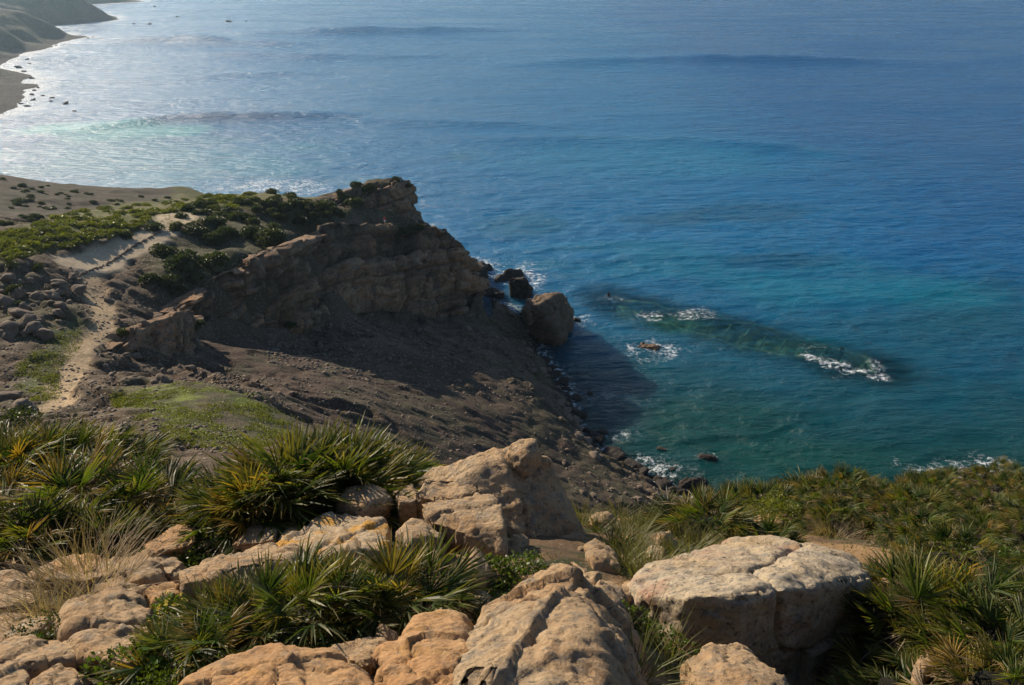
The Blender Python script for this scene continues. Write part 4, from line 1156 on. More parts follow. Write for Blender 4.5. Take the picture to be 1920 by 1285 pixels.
PALMS = [  # base pixel, radius, height, fronds, label, dry, yellow
 ((40, 905), .9, 1.15, 130, 'bright green palm thicket at the left edge behind the brownish palms', .1, .2),
 ((130, 890), .9, 1.1, 130, 'green palm clump on the left skyline, left of the fan with pale leaf', .1, .2),
 ((215, 888), .7, .95, 90, 'rounded green palm clump on the left skyline beside a pale leaf', .1, .1),
 ((10, 960), .6, .85, 80, 'yellow green palm clump cut by the left edge below the skyline thicket', .1, .4),
 ((150, 985), 1.0, 1.25, 190, 'large brown tipped palm clump in the left thicket', .6, .15),
 ((270, 985), .8, 1.1, 150, 'brown tipped palm clump at the right of the left thicket', .6, .12),
 ((60, 1040), .6, .85, 110, 'yellowish palm clump low at the left edge above the ledge', .2, .45),
 ((205, 1035), .6, .75, 80, 'dark shaded palm clump above the low tan ledge', .2, .1),
 ((370, 950), .5, .6, 60, 'small dry palm clump between the two big palm thickets', .6, .2),
 ((470, 985), .7, .95, 120, 'green palm clump at the left end of the middle thicket', .25, .25),
 ((560, 965), .9, 1.35, 210, 'tall palm clump with a lone upright leaf in the middle thicket', .25, .15),
 ((660, 955), .9, 1.3, 200, 'tall dark palm clump in the middle thicket behind rounded boulders', .15, .12),
 ((735, 925), .6, .85, 90, 'low yellow green palm clump at the right end of the middle thicket', .15, .3),
 ((370, 1250), .45, .62, 70, 'low palm clump at the bottom left beside the yellow flowers', .1, .25),
 ((450, 1215), .5, .7, 90, 'fresh green palm clump in front of the grey faced boulder', .1, .2),
 ((560, 1190), .55, .78, 120, 'yellow green palm clump in the centre of the bottom palm group', .15, .35),
 ((640, 1180), .4, .7, 80, 'palm clump between the yellow one and the large fan palm', .25, .2),
 ((750, 1165), .55, .85, 130, 'dark fan palm with dry brown fronds on its right side', .3, .03),
 ((1690, 1190), .75, .8, 150, 'large sunlit palm clump right of the square boulder', .35, .35),
 ((1790, 1165), .6, .75, 110, 'palm clump with dry brown fronds right of the large sunlit palm', .55, .15),
 ((1665, 1120), .4, .5, 70, 'dark palm clump against the right end of the square boulder', .1, .1),
 ((1850, 1235), .65, .75, 130, 'dark green fan palm near the right edge, lower part', .15, .05),
 ((1755, 1275), .45, .65, 90, 'spiky palm clump with pale dead leaves at the bottom right', .55, .2),
 ((1675, 1310), .3, .5, 45, 'small fresh palm at the bottom right of the square boulder', .05, .3),
 ((1880, 1310), .4, .6, 70, 'spiky palm clump in the bottom right corner', .4, .2),
 ((1930, 1175), .5, .6, 70, 'palm clump cut by the right edge, lower part', .35, .3),
 ((1320, 1000), .75, .8, 150, 'large dark green palm clump on the rim left of the orange ledge', .15, .12),
 ((1425, 960), .85, .75, 150, 'wide palm clump on the skyline behind the orange ledge', .25, .2),
 ((1530, 945), .55, .85, 120, 'round dark palm standing highest on the right skyline', .1, .15),
 ((1430, 1030), .5, .6, 90, 'bright green palm clump in front of the orange ledge', .1, .1),
 ((1255, 985), .45, .5, 60, 'small reddish palm clump on the rim above the leaning rock', .35, .2),
 ((1560, 1000), .5, .6, 70, 'palm clump right of the orange ledge', .3, .2),
]
for i, (px_, rx_, h_, n_, lab, dr, ye) in enumerate(PALMS):
    palm(pb(*px_), rx_, h_ * .92, int(n_ * 1.25), 500 + i, lab, None, dr, ye)
rr = random.Random(99)
spots_ = []
tries = 0
while len(spots_) < 46 and tries < 3000:
    tries += 1
    u, v = rr.uniform(1560, 1960), rr.uniform(905, 1110)
    if v < 915 + max(0, (1800 - u)) * 0.06: continue
    if u < 1690 and v > 1030 or u < 1640 and v > 1000: continue
    if 1830 < u < 1905 and 1010 < v < 1060: continue
    p = pb(u, v)
    if any((p - q).length < 0.92 for q in spots_): continue
    spots_.append(p)
def to_px(p):
    x, y, z = p[0], p[1], p[2] - CAM_H
    d = y * CP - z * SP; up = y * SP + z * CP
    return 960 + FPX * x / d, 642.5 - FPX * up / d


ORD = ['first', 'second', 'third', 'fourth', 'fifth', 'sixth', 'seventh', 'eighth', 'ninth', 'tenth', 'eleventh', 'twelfth', 'thirteenth']
spots_.sort(key=lambda p: to_px(p)[1])
rows_ = [spots_[q::1][:0] for q in range(4)]; per = -(-len(spots_) // 4); TLAB = {}
for q, rn in enumerate(['skyline row', 'second row below the skyline', 'third row below the skyline', 'front row']):
    row = sorted(spots_[q * per:(q + 1) * per], key=lambda p: to_px(p)[0])
    for j, p in enumerate(row): TLAB[tuple(p)] = 'palm clump in right slope thicket, %s from left, %s' % (ORD[j], rn)
for i, p in enumerate(spots_):
    palm(p, rr.uniform(.5, .72), rr.uniform(.32, .44), rr.randint(110, 140), 700 + i, TLAB[tuple(p)], 'palm clumps of the right hand thicket', rr.uniform(.03, .16), rr.uniform(.1, .3), mound=rr.uniform(.6, 1.05))


def grass_mesh(name, seed, n, L, spread, mat, w_=0.004, droop=0.6):
    r = random.Random(seed); bl = []
    for i in range(n):
        a = r.uniform(0, 6.283); q = math.sqrt(r.random())
        b = np.array([math.cos(a) * q * spread, math.sin(a) * q * spread, 0])
        a2 = a + r.gauss(0, .6); th = q * 0.7 + abs(r.gauss(0, .25)); l = L * r.uniform(.45, 1.1)
        d = np.array([math.sin(th) * math.cos(a2), math.sin(th) * math.sin(a2), math.cos(th)])
        o_ = np.array([math.cos(a2), math.sin(a2), -0.6]) * droop * r.uniform(.2, 1.2)
        pts = [b + d * l * t + o_ * l * t * t * 0.6 for t in (0, .35, .7, 1)]
        sd = np.array([-math.sin(a2 + r.gauss(0, .5)), math.cos(a2), 0.0]); sd /= np.linalg.norm(sd)
        bl.append((pts, [w_, w_, w_ * .7, 0], sd, [0, 0, .2, .6 * r.random()]))
    V_, F_, T_ = ribbons(bl)
    me = mesh_from(name, V_, F_, False); set_attr(me, 'tip', T_); me.materials.append(mat)
    return me


def leafy_mesh(name, seed, n, rad, hgt, leaf, mat, shell=0.55, lumps=5, spiky=0.3):
    """lumpy dome of many small leaves"""
    r = np.random.default_rng(seed)
    lc = np.stack([r.uniform(-.5, .5, lumps) * rad * 1.2, r.uniform(-.5, .5, lumps) * rad * 1.2, r.uniform(.15, .5, lumps) * hgt], -1)
    lc[0] = (0, 0, hgt * .4)
    lr = r.uniform(.45, .75, lumps) * rad
    li = r.integers(0, lumps, n)
    d = r.normal(size=(n, 3)); d /= np.linalg.norm(d, axis=1)[:, None]; d[:, 2] = np.abs(d[:, 2]) * 1.0 - 0.15
    q = shell + (1 - shell) * r.random(n) ** 0.5
    P = lc[li] + d * (lr[li] * q)[:, None] * np.array([1, 1, hgt / rad * .85])
    P[:, 2] = np.clip(P[:, 2], 0.0, None)
    ax = r.normal(size=(n, 3)) * 0.8 + d; ax /= np.linalg.norm(ax, axis=1)[:, None]
    sd = np.cross(ax, r.normal(size=(n, 3))); sd /= np.linalg.norm(sd, axis=1)[:, None]
    s_ = leaf * r.uniform(.6, 1.4, n)[:, None]
    V_ = np.stack([P, P + ax * s_ * .5 + sd * s_ * spiky, P + ax * s_ * 1.1, P + ax * s_ * .5 - sd * s_ * spiky], 1).reshape(-1, 3)
    F_ = np.arange(n * 4).reshape(-1, 4)
    me = mesh_from(name, V_, F_, False); me.materials.append(mat)
    return me


GR = [grass_mesh('grass_tuft', i, 110, .42, .1, M['grass']) for i in range(3)]
GRL = [grass_mesh('grass_tuft', 20 + i, 70, .75, .08, M['grass'], 0.004, 0.8) for i in range(2)]
GRD = grass_mesh('grass_tuft', 33, 420, .5, .38, M['drygrass'], 0.0028, 0.5)
HERB = [leafy_mesh('herb_patch', 50 + i, 1100, .42, .24, .035, M['herb'], .5, 7, .35) for i in range(3)]
SHRUBS = [leafy_mesh('dark_shrub', 60 + i, 1500, .4, .32, .03, M['bush'], .4, 7, .3) for i in range(2)]


def put(name, me, u, v, s_, label, cat, group=None, rz=None, sink=0.02, sq=(1, 1, 1)):
    p = pb(u, v); p.z -= sink
    o = obj(name, me, None, None, p, (0, 0, rr.uniform(0, 6.28) if rz is None else rz), (s_ * sq[0], s_ * sq[1], s_ * sq[2]))
    return tag(o, label, cat, group)


put('dry_grass_tuft', GRD, 175, 1140, 1.25, 'large tuft of dry straw coloured grass at lower left', 'grass', sink=-.28)
put('dry_grass_tuft', GRD, 95, 1200, .9, 'dry grass hanging over the dark hollow at the left edge', 'grass', sink=-.1)
put('dry_grass_tuft', GRD, 1560, 1010, .7, 'greyish dry grass tuft beside the path right of the orange ledge', 'grass')
put('dry_grass_tuft', GRD, 770, 1200, .5, 'small dry grass tuft under the dark fan palm', 'grass')
for (u, v, s_, lab) in [(1190, 1285, 1.0, 'long bladed grass tuft arching at the foot of the square boulder'), (1250, 1260, .8, 'long bladed grass tuft beside the speckled boulder'),
                        (1140, 1250, .7, 'long bladed grass tuft against the ridged boulder'), (1200, 1010, .9, 'long grass arching beside the leaning grey rock')]:
    put('grass_tuft', GRL[int(u) % 2], u, v, s_, lab, 'grass')
for i, (u, v) in enumerate([(1180, 1020), (1150, 1030), (1215, 1060), (1170, 1060), (1190, 1045), (1230, 975), (1185, 985), (1160, 975), (1280, 1010), (1310, 1025), (1340, 1035), (1380, 1030),
                            (1260, 1045), (1290, 1050), (1120, 1000), (1090, 985), (1360, 1010), (1230, 1090), (1195, 1085), (820, 1010)]):
    put('grass_tuft', GR[i % 3], u, v, rr.uniform(.8, 1.25), 'green grass tuft between the peaked boulder and the square boulder', 'grass', 'grass tufts behind the square boulder')
for (u, v, s_, lab) in [(930, 1100, 1.0, 'clover like herb mat below the small pointed rock'), (880, 1140, .8, 'clover like herb mat left of the ridged boulder'), (985, 1085, .7, 'herb mat behind the flat tan slab'),
                        (335, 1060, 1.0, 'dark feathery herb patch left of the grey faced boulder'), (375, 1035, .9, 'feathery herb patch above the grey faced boulder'), (400, 1000, .9, 'brownish green herb patch below the middle palms'),
                        (250, 1275, .9, 'low herb patch at the bottom edge left of the palms'), (330, 1290, .7, 'low leafy herb patch in front of the bottom palm clump'), (700, 950, .7, 'small herb patch between the rounded boulders'),
                        (725, 975, .6, 'herb tuft beside the long lichen boulder'), (1150, 1165, .8, 'reddish green herb patch left of the square boulder'), (1240, 1215, .8, 'herb patch at the left foot of the square boulder'),
                        (1890, 1075, 1.1, 'sunlit herb mat at the right edge among bare soil'), (1860, 1060, .8, 'small herb mat above the sunlit one at right'), (1650, 1250, .6, 'low herb patch right of the square boulder')]:
    put('herb_patch', HERB[int(u) % 3], u, v, s_, lab, 'herb')
for (u, v, s_, lab) in [(20, 830, 1.9, 'dark rounded shrub at the left edge above the palms'), (580, 1230, .8, 'twiggy dark shrub under the yellow green palm'), (60, 1235, .8, 'dark leafy shrub in the hollow at the left edge')]:
    put('dark_shrub', SHRUBS[int(u) % 2], u, v, s_, lab, 'shrub')
MOUND = [leafy_mesh('leafy_shrub', 160 + i, 2200, .55, .5, .05, M['lowbush'] if i else M['herb'], .6, 9, .22) for i in range(3)]
mc = 0
for tr_ in range(400):
    if mc >= 14: break
    u, v = rr.uniform(1300, 1930), rr.uniform(925, 1090)
    if v < 925 + max(0, (1800 - u)) * 0.05 or (u < 1690 and v > 995): continue
    p = pb(u, v)
    if abs(p.y) > 17: continue
    put('leafy_shrub', MOUND[mc % 3], u, v, rr.uniform(.6, 1.0), 'small round leafy shrub growing between the palms of the right slope', 'shrub', 'leafy shrubs in the right slope thicket'); mc += 1
# yellow flowering herb
root = bpy.data.objects.new('flowering_herb', None); COL.objects.link(root); root.location = pb(315, 1190)
tag(root, 'mound of small yellow flowers left of the grey faced boulder', 'flowers')
obj('foliage', leafy_mesh('foliage', 81, 1400, .3, .34, .03, M['herb'], .5, 6, .35), None, root)
fl = leafy_mesh('blossom_tmp', 81, 90, .31, .36, .03, M['petal'], .97, 6, .5)
for i in range(90):
    pass
Vf = np.empty(len(fl.vertices) * 3); fl.vertices.foreach_get('co', Vf); Vf = Vf.reshape(-1, 4, 3)
bpy.data.meshes.remove(fl)
bm = bmesh.new()
for kk in range(7):
    a = kk * 6.283 / 7; b_ = a + .33; c_ = a - .33
    bm.faces.new([bm.verts.new((math.cos(q) * l, math.sin(q) * l, z_)) for q, l, z_ in ((a, .003, 0), (b_, .014, .003), (a, .02, .001), (c_, .014, .003))])
bmesh.ops.create_icosphere(bm, subdivisions=1, radius=.006)
pm = bpy.data.meshes.new('blossom'); bm.to_mesh(pm); bm.free(); pm.materials.append(M['petal'])
for i in range(90):
    o = obj('blossom', pm, None, root, Vf[i, 0], (rr.uniform(-.7, .7), rr.uniform(-.7, .7), rr.uniform(0, 6)), (1.1,) * 3)
# broad round leaves low in the hollows
bm = bmesh.new()
ring = [bm.verts.new((math.cos(a) * .07 * (1 - .25 * math.cos(a)), math.sin(a) * .07, .012 * math.cos(2 * a))) for a in np.linspace(0, 6.283, 13)[:-1]]
c0 = bm.verts.new((0, 0, -.012))
for i in range(12): bm.faces.new((ring[i], ring[(i + 1) % 12], c0))
lm_ = bpy.data.meshes.new('leaf'); bm.to_mesh(lm_); bm.free(); lm_.materials.append(M['broad'])
for (u, v, n_, lab) in [(180, 1105, 5, 'broad leaved green plant in the dry grass tuft'), (265, 1105, 6, 'yellow green broad leaved plant right of the dry grass'), (75, 1225, 6, 'broad leaved plant in the dark hollow at the left edge'),
                        (60, 1262, 4, 'bright broad leaved plant between the bottom left boulders'), (285, 1270, 8, 'broad leaved plant at the bottom edge left of the palms'), (330, 1235, 5, 'bright broad leaved plant below the yellow flowers')]:
    root = bpy.data.objects.new('broad_leaved_plant', None); COL.objects.link(root); root.location = pb(u, v); tag(root, lab, 'plant')
    for i in range(n_):
        a = i * 2.4; q = rr.uniform(.03, .12)
        obj('leaf', lm_, None, root, (math.cos(a) * q, math.sin(a) * q, rr.uniform(.06, .2)), (rr.uniform(-.6, .6), rr.uniform(-.6, .6), a), (rr.uniform(.35, .7),) * 3)
# loose stones on the near ground, children of it
ng = bpy.data.objects['near_hillside_ground']
cnt = 0
while cnt < 260:
    u, v = rr.uniform(-40, 1960), rr.uniform(900, 1300)
    p = fhit(u, v)
    if p is None: continue
    s_ = rr.choice([.08, .1, .14, .2, .27]) * rr.uniform(.7, 1.3)
    o = obj('stone', PEB[cnt % 5], None, ng, (p[0], p[1], p[2] + s_ * .05), (rr.uniform(-.4, .4), rr.uniform(-.4, .4), rr.uniform(0, 6)), (s_ * rr.uniform(.8, 1.5), s_, s_ * rr.uniform(.7, 1.1)))
    cnt += 1
# ground cover of tiny leaves
n_ = 90000
gxr = RNG.uniform(-14, 16, n_); gyr = RNG.uniform(1.5, 20, n_); gzr = sample(gx, gy, GZ, gxr, gyr)
keep = fbm(gxr / 1.3, gyr / 1.3, 0, 3, 205) > -0.05
P = np.stack([gxr, gyr, gzr], -1)[keep]; n_ = len(P)
ax = RNG.normal(size=(n_, 3)) * .6 + np.array([0, 0, .5]); ax /= np.linalg.norm(ax, axis=1)[:, None]
sd_ = np.cross(ax, RNG.normal(size=(n_, 3))); sd_ /= np.linalg.norm(sd_, axis=1)[:, None]
s_ = RNG.uniform(.015, .05, n_)[:, None]
V_ = np.stack([P, P + ax * s_ * .5 + sd_ * s_ * .16, P + ax * s_ * 1.1, P + ax * s_ * .5 - sd_ * s_ * .16], 1).reshape(-1, 3)
tag(obj('ground_cover', mesh_from('ground_cover', V_, np.arange(n_ * 4).reshape(-1, 4), False), M['herb']), 'tiny green and dry herbs covering the near soil', 'ground cover', kind='stuff')

# ------------------------------------------------------------------ headland: shrubs, stones, boulders
from mathutils.bvhtree import BVHTree
BV = []
for nm in ('headland_terrain', 'cliff_face', 'upper_cliff', 'rock_outcrop'):
    md_ = bpy.data.objects[nm].data
    vs_ = np.empty(len(md_.vertices) * 3, np.float32); md_.vertices.foreach_get('co', vs_)
    ps_ = np.empty(len(md_.loops), np.int32); md_.loops.foreach_get('vertex_index', ps_)
    BV.append(BVHTree.FromPolygons(vs_.reshape(-1, 3).tolist(), ps_.reshape(-1, 4).tolist()))


def cast(u, v):
    """first land surface in the line through a pixel"""
    o_ = Vector((0, 0, CAM_H)); d = Vector(ray(u, v)).normalized(); o_ = o_ + d * 30
    best = (None, None, 1e9)
    for b_ in BV:
        loc, nrm_, idx, ds = b_.ray_cast(o_, d)
        if loc is not None and ds < best[2]: best = (loc, nrm_, ds)
    return best[0], best[1]


def core_mesh(name, seed, rad, hgt, mat):
    bm = bmesh.new(); bmesh.ops.create_icosphere(bm, subdivisions=2, radius=1)
    for v_ in bm.verts:
        c = v_.co
        k_ = 1 + 0.3 * float(vnoise(np.array([c.x * 2 + seed]), np.array([c.y * 2]), np.array([c.z * 2]), seed)[0])
        v_.co = Vector((c.x * rad * .72 * k_, c.y * rad * .72 * k_, max(-.05, c.z) * hgt * .72 * k_))
    me = bpy.data.meshes.new(name); bm.to_mesh(me); bm.free(); me.materials.append(mat)
    return me


def bush_mesh(seed, n, rad, hgt, leaf, mat):
    me1 = leafy_mesh('tmp', seed, n, rad, hgt, leaf, mat, .75, 8, .4)
    bm = bmesh.new(); bm.from_mesh(me1)
    c = core_mesh('tmpc', seed, rad, hgt, mat); bm.from_mesh(c)
    me = bpy.data.meshes.new('shrub'); bm.to_mesh(me); bm.free(); me.materials.append(mat)
    bpy.data.meshes.remove(me1); bpy.data.meshes.remove(c)
    return me


BUSH = [bush_mesh(90 + i, 1500, 1.0, .95, .17, M['bush']) for i in range(4)]
LOWB = [bush_mesh(110 + i, 800, 1.0, .55, .2, M['lowbush']) for i in range(4)]


def bush(me, u, v, s_, label, group, name='round_shrub', sq=1.0):
    p, n_ = cast(u, v)
    if p is None: return None
    dist = (p - Vector((0, 0, CAM_H))).length
    o = obj(name, me, None, None, (p.x, p.y, p.z - 0.12 * s_), (0, 0, rr.uniform(0, 6.28)), (s_, s_ * rr.uniform(.85, 1.15), s_ * sq * rr.uniform(.85, 1.15)))
    return tag(o, label, 'shrub', group)


SH = [  # single shrubs that stand out: base pixel, width in pixels, label
 (340, 408, 26, 'round shrub alone on the left of the sandy clearing'), (382, 402, 26, 'round shrub on the right of the sandy clearing'), (352, 395, 24, 'round shrub at the back of the sandy clearing'),
 (330, 430, 26, 'round shrub at the road edge below the sandy clearing'), (235, 446, 26, 'dark shrub on the bank above the road'), (290, 430, 30, 'dark shrub pair where the road meets the sandy clearing'),
 (745, 340, 18, 'shrub crowning the tip of the upper cliff'), (765, 350, 14, 'small shrub at the seaward edge of the upper cliff'), (690, 356, 26, 'dark shrub on the grassy top of the upper cliff'),
 (670, 350, 22, 'shrub on the back of the upper cliff top'), (640, 404, 30, 'round shrub on the cliff edge left of the person'), (612, 404, 24, 'sunlit shrub beside the one left of the person'),
 (755, 435, 24, 'sunlit shrub on the ledge right of the person'), (772, 430, 24, 'bright green shrub on the middle of the ledge'), (790, 428, 18, 'small bright shrub at the outer end of the ledge'), (742, 440, 20, 'dark shrub nearest the person on the ledge'),
 (35, 780, 40, 'dark shrub at the left edge below the rocks'), (70, 508, 26, 'dark shrub on the left bank beside the road'), (25, 500, 22, 'dark shrub at the left edge level with the road'), (25, 545, 30, 'dark shrub above the grey rocks at the left edge'),
 (35, 575, 24, 'small dark shrub among the grey rocks at the left edge'), (230, 625, 26, 'dark shrub on top of the outcrop beside the trail'), (370, 612, 24, 'dark shrub in the hollow at the foot of the cliff'), (545, 612, 22, 'dark shrub in the cave like notch under the cliff'),
 (310, 475, 44, 'large dark shrub below the road at the top of the shaded slope'), (345, 500, 54, 'wide dark shrub in the middle of the shaded slope'), (400, 500, 50, 'wide dark shrub right of the middle of the shaded slope'),
 (320, 530, 44, 'dark shrub low on the shaded slope'), (283, 527, 34, 'dark shrub at the left foot of the shaded slope'), (330, 548, 30, 'small dark shrub above the start of the cliff'), (370, 525, 36, 'dark shrub above the left cliff edge'),
 (503, 452, 56, 'wide dark shrub high on the shaded slope near the cliff edge'),
]
for i, (u, v, wpx, lab) in enumerate(SH):
    p, _ = cast(u, v)
    if p is None: continue
    d = Vector(p) - Vector((0, 0, CAM_H))
    depth = d.y * CP - d.z * SP
    bush(BUSH[i % 4], u, v, wpx / FPX * depth * 0.5, lab, None)
cnt = 0
for tr_ in range(4000):
    if cnt >= 62: break
    u, v = rr.uniform(360, 720), rr.uniform(352, 470)
    line = np.interp(u, [360, 430, 500, 600, 720], [385, 368, 358, 358, 350])
    low = np.interp(u, [360, 450, 560, 650, 720], [470, 460, 430, 395, 352])
    if v < line + 3 or v > low: continue
    p, _ = cast(u, v)
    if p is None: continue
    if bush(BUSH[cnt % 4], u, v, rr.uniform(.85, 1.7), 'rounded dark green shrub scattered over the bushy crest of the headland', 'shrubs on the headland crest'): cnt += 1
cnt = 0
for tr_ in range(6000):
    if cnt >= 190: break
    u = rr.uniform(0, 480)
    top = np.interp(u, [0, 60, 130, 200, 300, 400, 480], [445, 425, 402, 390, 380, 368, 360])
    low = np.interp(u, [0, 100, 160, 230, 290, 480], [492, 472, 455, 440, 425, 385])
    v = rr.uniform(top, low)
    p, _ = cast(u, v)
    if p is None or (seg_dist(road, np.array([p.x]), np.array([p.y]))[0] < 3): continue
    if bush(LOWB[cnt % 4], u, v, rr.uniform(.6, 1.25), 'low yellow green cushion shrub on the sunlit slope left of the road', 'cushion shrubs on the sunlit slope', 'cushion_shrub', 1.0): cnt += 1
cnt = 0
for tr_ in range(3000):
    if cnt >= 60: break
    u, v = rr.uniform(0, 330), rr.uniform(330, 440)
    if v < np.interp(u, [0, 150, 270, 330], [335, 358, 370, 372]) or v > np.interp(u, [0, 130, 330], [436, 395, 372]): continue
    if bush(BUSH[cnt % 4], u, v, rr.uniform(.35, .9), 'small grey green shrub dotting the brown hill behind the road', 'shrubs on the brown hill', 'hill_shrub', .8): cnt += 1

# stones: the larger ones singly, as pieces of the headland
def stone(u, v, s_, mats=PEBM, parent=headland, name='stone'):
    p, _ = cast(u, v)
    if p is None: return None
    return obj(name, rr.choice(PEBL if s_ > .9 else mats), None, parent, (p.x, p.y, p.z + s_ * .1), (rr.uniform(-.6, .6), rr.uniform(-.6, .6), rr.uniform(0, 6)), (s_ * rr.uniform(.8, 1.6), s_ * rr.uniform(.8, 1.2), s_ * rr.uniform(.7, 1.1)))


def zone(n, us, tops, lows, smin, smax, **kw):
    c = 0
    for _ in range(n * 6):
        if c >= n: break
        u = rr.uniform(us[0], us[-1]); v = rr.uniform(np.interp(u, us, tops), np.interp(u, us, lows))
        if stone(u, v, smin * (smax / smin) ** (rr.random() ** 2.0), **kw): c += 1


zone(70, [0, 80, 150], [520, 520, 545], [625, 640, 600], .5, 2.2)
zone(45, [190, 290, 370], [640, 600, 600], [720, 730, 700], .4, 1.8)
zone(90, [560, 700, 850, 1000], [600, 590, 600, 600], [640, 680, 690, 700], .35, 1.5)
zone(40, [880, 960, 1030], [570, 580, 640], [660, 700, 720], .5, 2.0)
zone(45, [1030, 1100, 1270], [760, 850, 915], [850, 940, 955], .4, 1.6)
zone(10, [300, 420], [680, 700], [720, 715], .5, 1.2)
# finer rubble, one mass
def scatter_mass(n, us, tops, lows, smin, smax):
    Pl = []
    u = RNG.uniform(us[0], us[-1], n); v = np.interp(u, us, tops) + RNG.random(n) * (np.interp(u, us, lows) - np.interp(u, us, tops))
    for a, b in zip(u, v):
        p = ghit(a, b)
        if p is not None: Pl.append((p, smin * (smax / smin) ** (rr.random() ** 2)))
    return Pl
RUB = scatter_mass(700, [0, 60, 130, 215], [600, 600, 680, 720], [800, 800, 810, 800], .15, .5)
RUB += scatter_mass(900, [130, 200, 300], [500, 520, 600], [540, 720, 800], .12, .5)
RUB += scatter_mass(3200, [500, 700, 1000], [610, 600, 640], [680, 720, 760], .15, .7)
RUB += scatter_mass(2600, [400, 800, 1100, 1270], [700, 720, 800, 900], [720, 860, 940, 960], .1, .5)
RUB += scatter_mass(500, [200, 330, 460], [770, 800, 800], [830, 850, 850], .12, .45)
bm = bmesh.new(); bmesh.ops.create_icosphere(bm, subdivisions=1, radius=.5)
bv = np.array([v_.co[:] for v_ in bm.verts]); bf = np.array([[v_.index for v_ in f.verts] for f in bm.faces]); bm.free()
VV, FF = [], []
for i, (p, s_) in enumerate(RUB):
    q = bv * RNG.uniform(.7, 1.3, (len(bv), 1)) * np.array([rr.uniform(.8, 1.6), 1, .75]) * s_
    a = rr.uniform(0, 6.28); ca, sa = math.cos(a), math.sin(a)
    q = np.stack([q[:, 0] * ca - q[:, 1] * sa, q[:, 0] * sa + q[:, 1] * ca, q[:, 2]], -1)
    VV.append(q + p); FF.append(bf + i * len(bv))
tag(obj('rubble', mesh_from('rubble', np.concatenate(VV), np.concatenate(FF), False), M['stone'], headland), kind='stuff')

# tufts on the lawn and the hollow
tf = []
for (us, tp_, lw_, n_) in [((215, 330, 420, 590), (745, 720, 735, 800), (760, 830, 850, 830), 5200), ((55, 110), (715, 700), (755, 750), 600), ((30, 90, 150), (690, 640, 590), (735, 720, 650), 1000), ((0, 200, 480), (445, 390, 365), (495, 450, 390), 2500)]:
    u = RNG.uniform(us[0], us[-1], n_); v = np.interp(u, us, tp_) + RNG.random(n_) * (np.interp(u, us, lw_) - np.interp(u, us, tp_))
    for a, b in zip(u, v):
        p = hit(a, b, tx, ty, TZ, 40, 200, 0.3)
        if p is not None: tf.append(p)
P = np.array(tf); P[:, 2] = sample(tx, ty, TZ, P[:, 0], P[:, 1])
keep = fbm(P[:, 0] / 2.2, P[:, 1] / 2.2, 0, 3, 207) > -.12
P = np.repeat(P[keep], 9, 0) + RNG.normal(0, .2, (keep.sum() * 9, 3)) * np.array([1, 1, 0.1]); n_ = len(P)
ax = RNG.normal(size=(n_, 3)) * .8 + np.array([0, 0, .6]); ax /= np.linalg.norm(ax, axis=1)[:, None]
sd_ = np.cross(ax, RNG.normal(size=(n_, 3))); sd_ /= np.linalg.norm(sd_, axis=1)[:, None]
s_ = RNG.uniform(.06, .16, n_)[:, None]
V_ = np.stack([P, P + ax * s_ * .5 + sd_ * s_ * .35, P + ax * s_, P + ax * s_ * .5 - sd_ * s_ * .35], 1).reshape(-1, 3)
tag(obj('lawn_grass', mesh_from('lawn_grass', V_, np.arange(n_ * 4).reshape(-1, 4), False), M['lowbush']), 'short green grass and herbs over the lawn and sunlit slope', 'grass', kind='stuff')

# low dry stone edge along the road: single stones of the headland
edge = [(300, 436), (270, 452), (240, 470), (215, 487), (200, 497), (170, 508), (150, 516), (148, 530)]
el_ = resample(np.array(edge, float), 46)
for u, v in el_: stone(u + rr.uniform(-2, 2), v + rr.uniform(-1, 1), rr.uniform(.35, .7))
for u, v, s_ in [(205, 566, 1.5), (48, 765, 2.6), (15, 750, 2.4), (20, 620, 2.6), (40, 590, 2.2), (60, 620, 2.4), (10, 570, 2.2), (95, 555, 1.8), (70, 560, 1.6), (120, 540, 1.6), (135, 520, 1.4), (85, 450, 1.3), (190, 455, 1.4), (150, 465, 1.3)]:
    stone(u, v, s_)

# ------------------------------------------------------------------ boulders and stacks in the sea
def wblock(cx, cy, top_z, rx, ry, base_z, seed, n=9, taper=1.15):
    r = random.Random(seed); pts = []
    for i in range(n):
        a = i * 6.283 / n + r.uniform(-.2, .2); q = r.uniform(.75, 1.1)
        pts.append((cx + math.cos(a) * rx * q * .8, cy + math.sin(a) * ry * q * .8, top_z - r.uniform(0, .25) * (top_z - max(base_z, 0))))
        pts.append((cx + math.cos(a) * rx * q * taper, cy + math.sin(a) * ry * q * taper, base_z))
    return np.array(pts)


BOUL = [pebble_mesh('shore_boulder', 171 + i * 3, M['wet'], 3) for i in range(4)]
BOUT = [pebble_mesh('shore_boulder', 271 + i * 3, M['stone'], 3) for i in range(3)]
sl = resample(np.array([(1025, 680), (1040, 705), (1060, 745), (1085, 790), (1120, 843), (1165, 868), (1200, 888), (1270, 928)], float), 58)
for i, (u, v) in enumerate(sl):
    p = atz(u + rr.uniform(-10, 12), v + rr.uniform(-8, 4), 0); s_ = rr.uniform(1.1, 3.2)
    o = obj('shore_boulder', BOUL[i % 4], None, None, (p[0], p[1], rr.uniform(-.2, .6)), (rr.uniform(-.4, .4), rr.uniform(-.4, .4), rr.uniform(0, 6)), (s_ * rr.uniform(.8, 1.4), s_, s_ * rr.uniform(.7, 1.1)))
    tag(o, 'dark wet boulder in the jumble along the shaded shoreline', 'boulder', 'wet boulders along the shaded shore')
